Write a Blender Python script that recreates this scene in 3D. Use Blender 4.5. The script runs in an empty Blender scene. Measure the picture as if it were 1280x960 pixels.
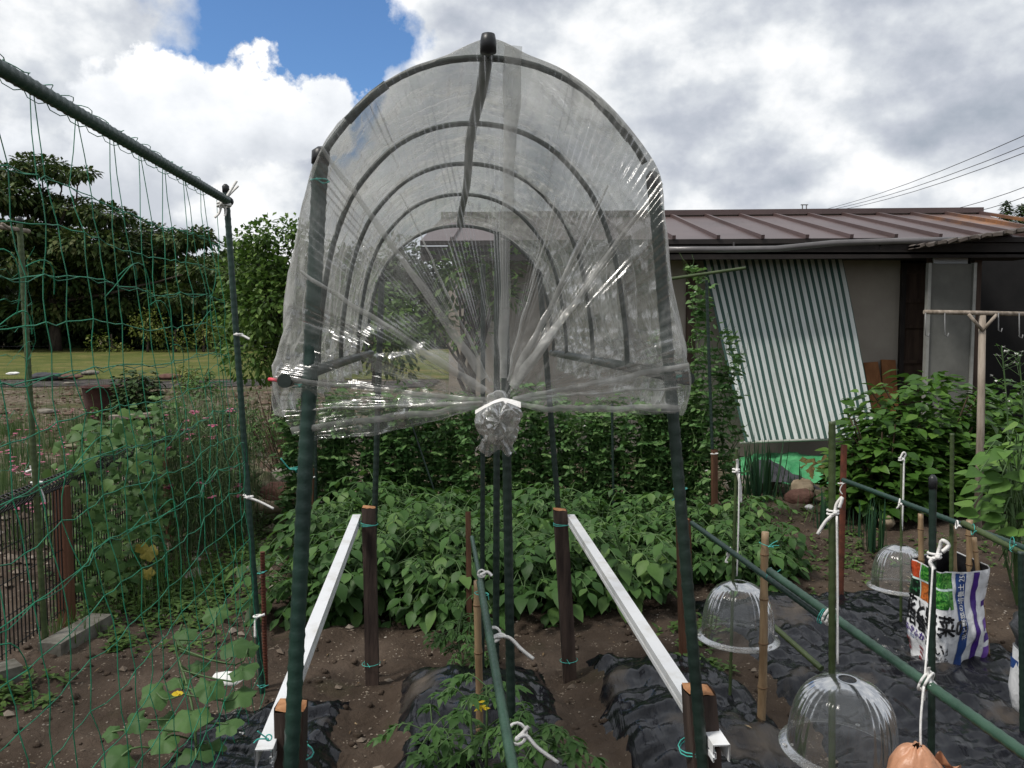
import bpy, math, random
from mathutils import Vector, Matrix, noise
V = Vector; R = math.radians; PI = math.pi
rnd = random.Random(11)
sc = bpy.context.scene
COL = sc.collection

# ------------------------------------------------------------------ camera and measuring
CAMH = 1.47; F = 1031.0; TILT = R(3.88)
def ray(px, py):
    X = (px-640)/F; Y = -(py-480)/F
    return V((X, math.cos(TILT)+Y*math.sin(TILT), -math.sin(TILT)+Y*math.cos(TILT)))
def P(px, py, d):
    r = ray(px, py); t = d/r.y
    return V((r.x*t, d, CAMH+r.z*t))
def GP(px, py, z=0.0):
    r = ray(px, py); t = (z-CAMH)/r.z
    return V((r.x*t, r.y*t, z))
NX, NY = 0.9961, 0.0879
def G(u, s, z): return V((u*NX-s*NY, u*NY+s*NX, z))      # garden frame: u across the rows, s along them
def toG(v): return (v.x*NX+v.y*NY, -v.x*NY+v.y*NX, v.z)
AX = V((-NY, NX, 0)); NN = V((NX, NY, 0)); UP = V((0, 0, 1))

# ------------------------------------------------------------------ mesh helper
WL = {}
def wloc(o):
    return WL.get(o.name, V((0, 0, 0)))
def ortho(d):
    d = d.normalized()
    a = UP if abs(d.z) < 0.9 else V((1, 0, 0))
    x = d.cross(a).normalized()
    return x, x.cross(d).normalized()
class MB:
    def __init__(s): s.v = []; s.f = []; s.m = []; s.mats = []; s.sm = []; s.uv = {}
    def mi(s, m):
        if m not in s.mats: s.mats.append(m)
        return s.mats.index(m)
    def face(s, idx, m, smooth=True, uv=None):
        if uv: s.uv[len(s.f)] = uv
        s.f.append(idx); s.m.append(s.mi(m)); s.sm.append(smooth)
    def poly(s, pts, m, smooth=False):
        b = len(s.v); s.v += [V(p) for p in pts]; s.face(list(range(b, b+len(pts))), m, smooth)
    def tube(s, pts, r, m, n=8, caps=True, smooth=True):
        pts = [V(p) for p in pts]; k = len(pts)
        if not hasattr(r, '__len__'): r = [r]*k
        t = (pts[1]-pts[0]).normalized(); x, y = ortho(t); b = len(s.v)
        for i in range(k):
            t2 = (pts[min(i+1, k-1)]-pts[max(i-1, 0)])
            t2 = t2.normalized() if t2.length > 1e-9 else t
            x = (x-t2*x.dot(t2)); x = x.normalized() if x.length > 1e-6 else ortho(t2)[0]
            y = t2.cross(x); t = t2
            for j in range(n):
                a = 2*PI*j/n; s.v.append(pts[i]+(x*math.cos(a)+y*math.sin(a))*r[i])
        for i in range(k-1):
            for j in range(n):
                j2 = (j+1) % n
                s.face([b+i*n+j, b+i*n+j2, b+(i+1)*n+j2, b+(i+1)*n+j], m, smooth)
        if caps:
            s.face([b+j for j in range(n)][::-1], m, False); s.face([b+(k-1)*n+j for j in range(n)], m, False)
    def box(s, c, ax, ay, az, m, bev=0.0):
        c = V(c); b = len(s.v)
        for i in (-1, 1):
            for j in (-1, 1):
                for k in (-1, 1): s.v.append(c+ax*i+ay*j+az*k)
        for q in ((0, 1, 3, 2), (4, 6, 7, 5), (0, 4, 5, 1), (2, 3, 7, 6), (0, 2, 6, 4), (1, 5, 7, 3)):
            s.face([b+x for x in q], m, False)
    def beam(s, p, q, w, h, m, side=None):
        p = V(p); q = V(q); d = q-p; x, y = ortho(d)
        if side is not None:
            x = (side-d*(side.dot(d)/d.length_squared)).normalized(); y = x.cross(d.normalized())
        s.box((p+q)/2, x*w/2, d/2, y*h/2, m)
    def grid(s, fn, nu, nv, m, smooth=True, closed=False):
        b = len(s.v)
        for i in range(nu+1):
            for j in range(nv+1): s.v.append(V(fn(i/nu, j/nv)))
        for i in range(nu):
            for j in range(nv):
                q = [b+i*(nv+1)+j, b+(i+1)*(nv+1)+j, b+(i+1)*(nv+1)+j+1, b+i*(nv+1)+j+1]
                s.face(q, m, smooth, [(i/nu, j/nv), ((i+1)/nu, j/nv), ((i+1)/nu, (j+1)/nv), (i/nu, (j+1)/nv)])
    def lathe(s, prof, c, m, n=24, mod=None):
        b = len(s.v); c = V(c)
        for i, (r, z) in enumerate(prof):
            for j in range(n):
                a = 2*PI*j/n; rr = r*(mod(a, i, z) if mod else 1)
                s.v.append(c+V((rr*math.cos(a), rr*math.sin(a), z)))
        for i in range(len(prof)-1):
            for j in range(n):
                j2 = (j+1) % n; s.face([b+i*n+j, b+i*n+j2, b+(i+1)*n+j2, b+(i+1)*n+j], m, True)
    def rock(s, c, rx, ry, rz, m, seed=0, nu=10, nv=7, rough=.35):
        b = len(s.v); c = V(c); o = V((seed*7.3, seed*3.1, seed*1.7))
        for i in range(nv+1):
            th = PI*i/nv
            for j in range(nu):
                a = 2*PI*j/nu; d = V((math.sin(th)*math.cos(a), math.sin(th)*math.sin(a), math.cos(th)))
                k = 1+rough*noise.noise(d*1.3+o)+rough*.5*noise.noise(d*3+o)
                s.v.append(c+V((d.x*rx, d.y*ry, d.z*rz))*k)
        for i in range(nv):
            for j in range(nu):
                j2 = (j+1) % nu; s.face([b+i*nu+j, b+(i+1)*nu+j, b+(i+1)*nu+j2, b+i*nu+j2], m, True)
    PROF = {'ovate': (.04, .62, .98, .9, .55, .03), 'lance': (.04, .5, .8, .8, .5, .02), 'round': (.1, .8, 1, .98, .75, .05),
            'heart': (.55, 1.02, .98, .74, .42, .02), 'blade': (.8, 1, .95, .8, .5, .03)}
    def leaf(s, base, d, nrm, L, W, m, prof='ovate', fold=.25, droop=.3, n=5, wav=0.0):
        d = d.normalized(); sd = d.cross(nrm)
        sd = sd.normalized() if sd.length > 1e-5 else ortho(d)[0]
        nr = sd.cross(d).normalized(); b = len(s.v); pr = MB.PROF[prof]
        for i in range(n+1):
            t = i/n; w = W*.5*pr[i] if n == 5 else W*.5*pr[round(i*5/n)]
            c = V(base)+d*(L*t)-nr*(droop*L*t*t)
            wv = wav*L*(rnd.random()-.5)
            s.v += [c+sd*w+nr*(fold*w+wv), c, c-sd*w+nr*(fold*w-wv)]
        for i in range(n):
            q = b+i*3
            s.face([q, q+1, q+4, q+3], m, True); s.face([q+1, q+2, q+5, q+4], m, True)
    def quadleaf(s, c, d, nrm, L, W, m):
        d = d.normalized(); sd = d.cross(nrm); sd = sd.normalized() if sd.length > 1e-5 else ortho(d)[0]
        b = len(s.v); c = V(c)
        s.v += [c, c+d*L*.5+sd*W*.5, c+d*L-nrm*L*.12, c+d*L*.5-sd*W*.5]
        s.face([b, b+1, b+2, b+3], m, True)
    def lobed(s, c, d, nrm, rad, m, lobes=5, depth=.22, cup=.2, n=30):
        d = d.normalized(); sd = d.cross(nrm).normalized(); nr = sd.cross(d).normalized(); b = len(s.v); c = V(c)
        sd0 = rnd.random()*9
        s.v.append(c)
        for ring in (.5, 1.0):
            for j in range(n):
                a = 2*PI*j/n
                k = 1-depth*(.5-.5*math.cos(a*lobes)) + .04*math.sin(a*13+sd0)
                k *= 1-.75*max(0, -math.cos(a))**6
                rr = rad*ring*(k if ring == 1 else .75+.25*k)
                wz = -cup*rad*ring*ring+.07*rad*ring*math.sin(a*5+sd0)
                s.v.append(c+(d*math.cos(a)+sd*math.sin(a))*rr+nr*wz)
        for j in range(n):
            j2 = (j+1) % n
            s.face([b, b+1+j, b+1+j2], m, True); s.face([b+1+j, b+1+n+j, b+1+n+j2, b+1+j2], m, True)
    def build(s, name, parent=None, origin=None, mat=None):
        me = bpy.data.meshes.new(name)
        o = V(origin) if origin is not None else (wloc(parent) if parent else V((0, 0, 0)))
        me.from_pydata([tuple(v-o) for v in s.v], [], s.f)
        for m in s.mats: me.materials.append(m)
        me.polygons.foreach_set('material_index', s.m); me.polygons.foreach_set('use_smooth', s.sm)
        if s.uv:
            ul = me.uv_layers.new(name='UVMap')
            for fi, uvs in s.uv.items():
                ls = me.polygons[fi].loop_start
                for k, q in enumerate(uvs): ul.data[ls+k].uv = q
        me.update()
        ob = bpy.data.objects.new(name, me); COL.objects.link(ob)
        if parent:
            ob.parent = parent; ob.location = o-wloc(parent)
        else: ob.location = o
        WL[ob.name] = o
        return ob
def tag(o, label=None, cat=None, group=None, kind=None):
    if label: o['label'] = label
    if cat: o['category'] = cat
    if group: o['group'] = group
    if kind: o['kind'] = kind
    return o
def thing(name, loc, label, cat, group=None):
    e = bpy.data.objects.new(name, None); COL.objects.link(e); e.location = V(loc); e.empty_display_size = .1
    WL[e.name] = V(loc); return tag(e, label, cat, group)
def copy_tree(o, loc, rz=0, scale=1, label=None):
    r = o.copy(); COL.objects.link(r); r.location = V(loc); r.rotation_euler = (0, 0, rz); r.scale = (scale,)*3
    if label: r['label'] = label
    for ch in [c for c in o.children]:
        c = ch.copy(); COL.objects.link(c); c.parent = r
        for g in [x for x in ch.children]:
            k = g.copy(); COL.objects.link(k); k.parent = c
    return r
def catmull(pts, n):
    pts = [V(p) for p in pts]; out = []; k = len(pts)
    for q in range(n+1):
        t = q/n*(k-1); i = min(int(t), k-2); f = t-i
        p0 = pts[max(i-1, 0)]; p1 = pts[i]; p2 = pts[i+1]; p3 = pts[min(i+2, k-1)]
        out.append(.5*((2*p1)+(p2-p0)*f+(2*p0-5*p1+4*p2-p3)*f*f+(3*p1-p0-3*p2+p3)*f**3))
    return out
def fbm(p, o=4):
    return noise.fractal(V(p), 1.0, 2.0, o)

# ------------------------------------------------------------------ materials
class NT:
    def __init__(s, name):
        s.mat = bpy.data.materials.new(name); s.mat.use_nodes = True; s.t = s.mat.node_tree; s.t.nodes.clear()
        s.out = s.n('ShaderNodeOutputMaterial')
    def n(s, ty, **kw):
        nd = s.t.nodes.new(ty)
        for k, v in kw.items():
            if k.startswith('i_'): nd.inputs[k[2:].replace('_', ' ')].default_value = v
            else: setattr(nd, k, v)
        return nd
    def l(s, a, b): s.t.links.new(a, b)
    def math(s, op, a, b=None, c=None, clamp=False):
        m = s.n('ShaderNodeMath', operation=op); m.use_clamp = clamp
        for i, x in enumerate((a, b, c)):
            if x is None: continue
            if isinstance(x, (int, float)): m.inputs[i].default_value = x
            else: s.l(x, m.inputs[i])
        return m.outputs[0]
    def mix(s, fac, a, b, blend='MIX'):
        m = s.n('ShaderNodeMix', data_type='RGBA', blend_type=blend)
        for sock, x in ((m.inputs[0], fac), (m.inputs[6], a), (m.inputs[7], b)):
            if isinstance(x, (int, float)): sock.default_value = x
            elif isinstance(x, tuple): sock.default_value = (*x, 1) if len(x) == 3 else x
            else: s.l(x, sock)
        return m.outputs[2]
    def noise(s, vec, scale, detail=4, rough=.55, dist=0):
        nd = s.n('ShaderNodeTexNoise'); nd.inputs['Scale'].default_value = scale; nd.inputs['Detail'].default_value = detail
        nd.inputs['Roughness'].default_value = rough; nd.inputs['Distortion'].default_value = dist
        if vec is not None: s.l(vec, nd.inputs['Vector'])
        return nd.outputs['Fac']
    def ramp(s, fac, stops, interp='LINEAR'):
        r = s.n('ShaderNodeValToRGB'); r.color_ramp.interpolation = interp; el = r.color_ramp.elements
        while len(el) < len(stops): el.new(.5)
        for e, (p, c) in zip(el, stops): e.position = p; e.color = (*c, 1) if len(c) == 3 else c
        s.l(fac, r.inputs[0]); return r.outputs[0]
    def coords(s, which='Object', scale=(1, 1, 1), rot=(0, 0, 0)):
        tc = s.n('ShaderNodeTexCoord'); mp = s.n('ShaderNodeMapping'); mp.inputs['Scale'].default_value = scale
        mp.inputs['Rotation'].default_value = rot
        s.l(tc.outputs[which], mp.inputs['Vector']); return mp.outputs[0]
    def bump(s, h, strength=.3, dist=.01):
        b = s.n('ShaderNodeBump'); b.inputs['Strength'].default_value = strength; b.inputs['Distance'].default_value = dist
        s.l(h, b.inputs['Height']); return b.outputs[0]
    def bsdf(s, color, rough=.6, spec=.4, metallic=0, normal=None):
        p = s.n('ShaderNodeBsdfPrincipled'); p.inputs['Metallic'].default_value = metallic
        p.inputs['Specular IOR Level'].default_value = spec
        for sock, x in ((p.inputs['Base Color'], color), (p.inputs['Roughness'], rough)):
            if isinstance(x, (int, float)): sock.default_value = x
            elif isinstance(x, tuple): sock.default_value = (*x, 1)
            else: s.l(x, sock)
        if normal is not None: s.l(normal, p.inputs['Normal'])
        return p.outputs[0]
    def done(s, sh): s.l(sh, s.out.inputs['Surface']); return s.mat
def solid(name, c1, c2, scale=8, rough=.6, spec=.4, bump=.2, bscale=30, stretch=(1, 1, 1), metallic=0, bdist=.004, lo=.35, hi=.65):
    t = NT(name); co = t.coords(scale=stretch)
    c = t.ramp(t.noise(co, scale, 6, .6), [(lo, c1), (hi, c2)])
    return t.done(t.bsdf(c, rough, spec, metallic, t.bump(t.noise(co, bscale, 5, .6), bump, bdist)))
def leafmat(name, c1, c2, c3=None, rough=.5, spec=.22, trans=.24, tint=(.10, .22, .03)):
    t = NT(name); g = t.n('ShaderNodeNewGeometry'); oi = t.n('ShaderNodeObjectInfo')
    f = t.math('ADD', t.math('MULTIPLY', g.outputs['Random Per Island'], .75), t.math('MULTIPLY', oi.outputs['Random'], .25))
    c = t.ramp(f, [(.05, c1), (.62, c2), (.95, c3 or c2)])
    co = t.coords(); c = t.mix(t.math('MULTIPLY', t.noise(co, 25, 3), .45), c, tuple(x*.55 for x in c1))
    s1 = t.bsdf(c, rough, spec, 0, t.bump(t.noise(co, 60, 3), .35, .004))
    tr = t.n('ShaderNodeBsdfTranslucent'); t.l(t.mix(.5, c, tint), tr.inputs['Color'])
    mx = t.n('ShaderNodeMixShader'); mx.inputs[0].default_value = trans
    t.l(s1, mx.inputs[1]); t.l(tr.outputs[0], mx.inputs[2]); return t.done(mx.outputs[0])

M = {}
M['pole'] = solid('green_plastic_pole', (.008, .026, .02), (.016, .046, .033), 6, .42, .45, .25, 90)
M['pole_dark'] = solid('dark_green_pole', (.006, .016, .012), (.012, .028, .02), 8, .45, .45, .3, 80)
M['pole_bar'] = solid('horizontal_pole_green', (.018, .05, .032), (.04, .095, .06), 10, .4, .5, .3, 120)
M['pole_olive'] = solid('olive_pole', (.035, .055, .018), (.06, .085, .03), 10, .5, .4, .3, 90)
M['hoop'] = solid('hoop_tube', (.016, .026, .02), (.028, .04, .032), 10, .4, .5, .2, 60)
M['stake'] = solid('dark_stained_stake', (.018, .012, .010), (.075, .052, .042), 7, .75, .25, .6, 30, (3, 3, .35), bdist=.006)
M['stake_end'] = solid('sawn_end_grain', (.26, .115, .05), (.42, .22, .11), 40, .85, .2, .6, 90)
M['brownstake'] = solid('brown_wood_stake', (.055, .025, .014), (.12, .06, .035), 8, .75, .25, .5, 30, (3, 3, .35))
M['post_red'] = solid('reddish_fence_post', (.085, .038, .022), (.14, .066, .04), 6, .7, .25, .4, 30, (3, 3, .4))
M['rust'] = solid('rusty_steel', (.05, .018, .012), (.13, .04, .022), 20, .8, .3, .4, 60)
M['bamboo'] = solid('bamboo_cane', (.17, .11, .06), (.32, .225, .13), 9, .45, .4, .3, 60, (3, 3, .5))
M['bamboo_node'] = solid('bamboo_node', (.12, .065, .03), (.2, .12, .06), 20, .5)
M['greywood'] = solid('weathered_grey_wood', (.16, .13, .10), (.34, .29, .24), 8, .85, .2, .6, 40, (4, 4, .5))
M['white_rail'] = solid('white_plastic_rail', (.58, .57, .54), (.72, .73, .74), 14, .35, .5, .08, 30, lo=.3, hi=.5)
M['cord'] = solid('white_cloth_cord', (.62, .61, .58), (.82, .81, .79), 40, .8, .2, .4, 200)
M['twine'] = solid('teal_twine', (.03, .30, .25), (.10, .46, .40), 60, .6, .3, .3, 200)
M['net'] = solid('green_net_strand', (.008, .12, .06), (.016, .23, .12), 12, .45, .4, 0, 10)
M['black_wire'] = solid('black_coated_wire', (.006, .006, .006), (.014, .014, .014), 20, .4, .5, .1)
M['pink'] = solid('pink_cord', (.62, .06, .09), (.75, .12, .15), 30, .6)
M['concrete'] = solid('concrete', (.075, .07, .055), (.20, .19, .165), 10, .9, .2, .5, 60)
M['leafpot'] = leafmat('potato_leaf', (.028, .070, .018), (.070, .155, .038), (.15, .25, .07))
M['leafpea'] = leafmat('pea_leaf', (.045, .115, .032), (.095, .20, .06), (.19, .31, .12), trans=.25)
M['leafpea_pale'] = leafmat('pea_leaf_pale', (.08, .17, .05), (.14, .25, .08), (.26, .38, .15), trans=.3)
M['leaftom'] = leafmat('tomato_leaf', (.035, .085, .02), (.07, .155, .04), (.11, .21, .06))
M['leafcuc'] = leafmat('cucumber_leaf', (.042, .092, .028), (.07, .145, .045), (.10, .19, .06), rough=.55, spec=.2)
M['leafivy'] = leafmat('fence_climber_leaf', (.034, .085, .02), (.08, .16, .042), (.17, .26, .075))
M['leafhyd'] = leafmat('hydrangea_leaf', (.032, .080, .014), (.07, .155, .026), (.14, .25, .045), rough=.35)
M['leafvine'] = leafmat('vine_leaf', (.05, .12, .022), (.11, .22, .045), (.19, .31, .07))
M['leaftree'] = leafmat('tree_leaf', (.034, .068, .018), (.08, .122, .034), (.15, .15, .055), trans=.15, tint=(.06, .1, .02))
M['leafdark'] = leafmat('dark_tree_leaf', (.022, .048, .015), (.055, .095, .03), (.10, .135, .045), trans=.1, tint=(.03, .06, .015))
M['leafbay'] = leafmat('round_tree_leaf', (.036, .080, .014), (.085, .16, .03), (.17, .26, .06), trans=.2)
M['leafyel'] = leafmat('yellow_green_leaf', (.08, .11, .02), (.17, .20, .045), (.28, .27, .08))
M['leafgrey'] = leafmat('grey_green_blade', (.06, .10, .045), (.12, .18, .08), (.2, .26, .13))
M['leafleek'] = leafmat('leek_blade', (.018, .055, .03), (.04, .10, .055), (.09, .16, .06))
M['leafweed'] = leafmat('weed_leaf', (.045, .09, .02), (.09, .16, .038), (.15, .22, .06))
M['yellowleaf'] = leafmat('yellowed_leaf', (.36, .30, .06), (.45, .38, .10), (.5, .3, .08))
M['stem'] = solid('green_stem', (.04, .085, .025), (.08, .14, .045), 10, .6)
M['drystem'] = solid('dry_brown_stem', (.05, .032, .02), (.12, .08, .05), 12, .85)
M['bark'] = solid('tree_bark', (.03, .023, .018), (.075, .06, .048), 5, .9, .2, .8, 12, (2, 2, .5))
M['flower_pink'] = leafmat('pink_petal', (.45, .10, .18), (.62, .2, .3), (.7, .45, .5), trans=.2, tint=(.7, .3, .4))
M['flower_white'] = leafmat('white_petal', (.65, .65, .6), (.75, .75, .72), (.8, .8, .76), tint=(.8, .8, .75))
M['flower_yellow'] = leafmat('yellow_petal', (.6, .42, .02), (.75, .58, .04), (.8, .65, .08), tint=(.8, .6, .05))
M['pod'] = leafmat('pea_pod', (.09, .19, .04), (.15, .27, .07), (.22, .33, .10))
M['rockgrey'] = solid('grey_rock', (.10, .09, .075), (.24, .22, .185), 6, .9, .2, .7, 20, bdist=.02)
M['rockred'] = solid('reddish_rock', (.075, .038, .03), (.16, .09, .07), 6, .9, .2, .7, 20, bdist=.02)
M['rockmoss'] = solid('mossy_rock', (.06, .075, .03), (.21, .19, .13), 7, .95, .15, .8, 25, bdist=.02)
M['log'] = solid('bleached_log', (.19, .15, .10), (.34, .28, .2), 5, .9, .2, .6, 20, (.5, 3, 3))
M['pebble'] = leafmat('pebble', (.10, .075, .055), (.24, .2, .16), (.55, .52, .47), rough=.9, spec=.2, trans=0)
M['rubble'] = leafmat('rubble_stone', (.055, .034, .024), (.17, .12, .09), (.42, .37, .31), rough=.95, spec=.15, trans=0)
M['litter'] = leafmat('straw_litter', (.14, .09, .05), (.30, .22, .13), (.45, .38, .27), rough=.9, spec=.1, trans=.1)
M['paper'] = solid('white_paper', (.68, .68, .66), (.78, .78, .76), 12, .8)
M['green_print'] = solid('green_print', (.02, .10, .03), (.04, .18, .05), 20, .7)
M['tan_bag'] = solid('tan_plastic', (.42, .20, .11), (.52, .27, .16), 10, .4, .45, .5, 25, bdist=.01)
M['plaster'] = solid('plaster_wall', (.31, .275, .235), (.40, .36, .31), 1.5, .9, .15, .2, 60)
M['darkwood'] = solid('dark_wood_door', (.04, .024, .017), (.085, .055, .04), 6, .7, .3, .4, 20, (3, 3, .3))
M['board'] = solid('orange_board', (.19, .075, .028), (.28, .125, .05), 5, .7, .25, .3, 30, (4, 4, .4))
M['gutter'] = solid('dark_gutter', (.02, .018, .018), (.035, .03, .03), 5, .35, .5, .1)
M['gutter_pale'] = solid('pale_gutter_pipe', (.09, .085, .085), (.14, .13, .13), 5, .3, .5, .1)
M['fascia'] = solid('dark_fascia', (.014, .011, .010), (.026, .02, .018), 5, .7)
M['panel_grey'] = solid('grey_board_panel', (.10, .10, .09), (.15, .15, .135), 3, .7, .3, .1)
M['panel_frame'] = solid('aluminium_frame', (.22, .22, .2), (.3, .3, .28), 8, .45, .5, .1)
M['panel_white'] = solid('pale_blue_white_board', (.52, .55, .56), (.62, .65, .66), 4, .6)
M['dark_inside'] = solid('lean_to_shade_black', (.006, .006, .006), (.012, .011, .011), 4, .9)  # near-black wall colour stands in for the shade inside the lean-to
M['corrug'] = solid('old_corrugated_edge', (.05, .04, .034), (.11, .092, .08), 8, .7, .3, .3)
M['tarp_green'] = solid('green_tarp', (.03, .20, .075), (.09, .34, .15), 5, .5, .4, .4, 14, bdist=.02)
M['tarp_black'] = solid('black_cover_cloth', (.02, .02, .024), (.045, .045, .052), 6, .65, .3, .4, 20, bdist=.01)
M['moss'] = solid('orange_moss', (.07, .04, .012), (.10, .095, .025), 12, .9)
M['steelgrey'] = solid('grey_steel', (.12, .12, .12), (.2, .2, .2), 8, .5, .5)
M['cable'] = solid('dark_cable', (.03, .03, .035), (.05, .05, .055), 4, .6)
M['black_cap'] = solid('black_cap', (.012, .013, .014), (.022, .024, .026), 10, .4)
M['stripe_bar'] = solid('pale_weight_bar', (.25, .27, .24), (.36, .38, .34), 6, .5)
# rust bin
M['bin'] = solid('rusty_bin', (.035, .016, .014), (.085, .04, .033), 4, .75, .3, .4, 25)

def film(name, coord, cscale, tint=(.80, .80, .79), base=.10, streak=.5, power=9, fold=.5, bumpd=.02, dist=1.0, nscale=1.0, gl=.75):
    t = NT(name); co = t.coords(coord, cscale)
    n1 = t.noise(co, nscale, 6, .6, dist)
    rid = t.math('SUBTRACT', 1, t.math('ABSOLUTE', t.math('MULTIPLY_ADD', n1, 2, -1)))
    st = t.math('POWER', rid, power)
    msk = t.math('MULTIPLY_ADD', t.noise(t.coords('Object'), 5, 2), 4, -1.6, clamp=True)
    n2 = t.noise(co, nscale*3.1, 5, .6, dist*1.6)
    lw = t.n('ShaderNodeLayerWeight'); lw.inputs['Blend'].default_value = .5
    h = t.math('ADD', t.math('MULTIPLY', rid, 1.0), t.math('MULTIPLY', n2, .5))
    nm = t.bump(h, 1.0, bumpd)
    fac = t.math('ADD', t.math('MULTIPLY', t.math('MULTIPLY', st, msk), streak), base)
    fac = t.math('ADD', fac, t.math('MULTIPLY', t.math('POWER', lw.outputs['Facing'], 2.5), fold), clamp=True)
    fac = t.math('ADD', fac, t.math('MULTIPLY_ADD', t.noise(t.coords('Object'), 2.2, 4), .16, -.08), clamp=True)
    tr = t.n('ShaderNodeBsdfTransparent'); tr.inputs[0].default_value = (*tint, 1)
    df = t.n('ShaderNodeBsdfDiffuse'); df.inputs[0].default_value = (.80, .80, .77, 1); t.l(nm, df.inputs['Normal'])
    tl = t.n('ShaderNodeBsdfTranslucent'); tl.inputs[0].default_value = (.80, .80, .77, 1)
    m1 = t.n('ShaderNodeMixShader'); m1.inputs[0].default_value = .5; t.l(df.outputs[0], m1.inputs[1]); t.l(tl.outputs[0], m1.inputs[2])
    m2 = t.n('ShaderNodeMixShader'); t.l(fac, m2.inputs[0]); t.l(tr.outputs[0], m2.inputs[1]); t.l(m1.outputs[0], m2.inputs[2])
    gs = t.n('ShaderNodeBsdfGlossy'); gs.inputs['Roughness'].default_value = .16; t.l(nm, gs.inputs['Normal'])
    fr = t.n('ShaderNodeFresnel'); fr.inputs['IOR'].default_value = 1.45; t.l(nm, fr.inputs['Normal'])
    m3 = t.n('ShaderNodeMixShader'); t.l(t.math('MULTIPLY', fr.outputs[0], gl, clamp=True), m3.inputs[0])
    t.l(m2.outputs[0], m3.inputs[1]); t.l(gs.outputs[0], m3.inputs[2])
    return t.done(m3.outputs[0])
M['film_roof'] = film('clear_film_roof', 'UV', (6, 7, 1), tint=(.91, .91, .90), base=.12, streak=.6, power=9, dist=1.8, bumpd=.010, nscale=.9, gl=.5)
M['film_front'] = film('clear_film_front', 'UV', (7, 2.2, 1), tint=(.92, .92, .91), base=.075, streak=.22, power=12, dist=1.0, bumpd=.002, fold=.5, gl=.35)
M['film_fold'] = film('doubled_film_fold', 'Object', (9, 9, 9), base=.22, streak=.3, power=7, dist=.5, fold=.55, bumpd=.0012, gl=.3, tint=(.72, .72, .70))
M['film_knot'] = film('clear_film_knot', 'Object', (22, 22, 22), base=.16, streak=.3, power=8, dist=.6, fold=.75, bumpd=.003, tint=(.74, .74, .72))
def dome_mat():
    t = NT('clear_dome_plastic'); co = t.coords('Object')
    lw = t.n('ShaderNodeLayerWeight'); lw.inputs['Blend'].default_value = .35
    fac = t.math('ADD', t.math('MULTIPLY', t.math('POWER', lw.outputs['Facing'], 2), .4),
                 t.math('MULTIPLY', t.noise(co, 14, 4), .16), clamp=True)
    tr = t.n('ShaderNodeBsdfTransparent'); tr.inputs[0].default_value = (.90, .91, .91, 1)
    df = t.n('ShaderNodeBsdfDiffuse'); df.inputs[0].default_value = (.6, .62, .62, 1)
    m2 = t.n('ShaderNodeMixShader'); t.l(fac, m2.inputs[0]); t.l(tr.outputs[0], m2.inputs[1]); t.l(df.outputs[0], m2.inputs[2])
    gs = t.n('ShaderNodeBsdfGlossy'); gs.inputs['Roughness'].default_value = .13
    fr = t.n('ShaderNodeFresnel'); fr.inputs['IOR'].default_value = 1.42
    m3 = t.n('ShaderNodeMixShader'); t.l(t.math('MULTIPLY', fr.outputs[0], .7), m3.inputs[0]); t.l(m2.outputs[0], m3.inputs[1]); t.l(gs.outputs[0], m3.inputs[2])
    return t.done(m3.outputs[0])
M['dome'] = dome_mat()
M['dome_rim'] = film('clear_dome_rim', 'Object', (20, 20, 20), base=.16, streak=.2, fold=.35, bumpd=.002, tint=(.88, .89, .89), gl=.7)
def mulch_mat():
    t = NT('black_mulch_film'); co = t.coords('Object')
    n = t.noise(t.coords('Object', (1.0, 1.0, 1)), 3.0, 5)
    dirt = t.math('MULTIPLY_ADD', n, 6, -3.45, clamp=True)
    c = t.mix(t.math('MULTIPLY', dirt, .85), (.006, .0065, .009), (.10, .08, .06))
    w = t.noise(t.coords('Object', (20, 2.0, 4), (0, 0, .12)), 1.3, 4, .5, .7)
    ro = t.math('MULTIPLY_ADD', dirt, .5, .17)
    return t.done(t.bsdf(c, ro, .36, 0, t.bump(t.math('ADD', w, t.math('MULTIPLY', t.noise(co, 9, 3, .5, .8), .3)), .6, .010)))
M['mulch'] = mulch_mat()
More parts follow.
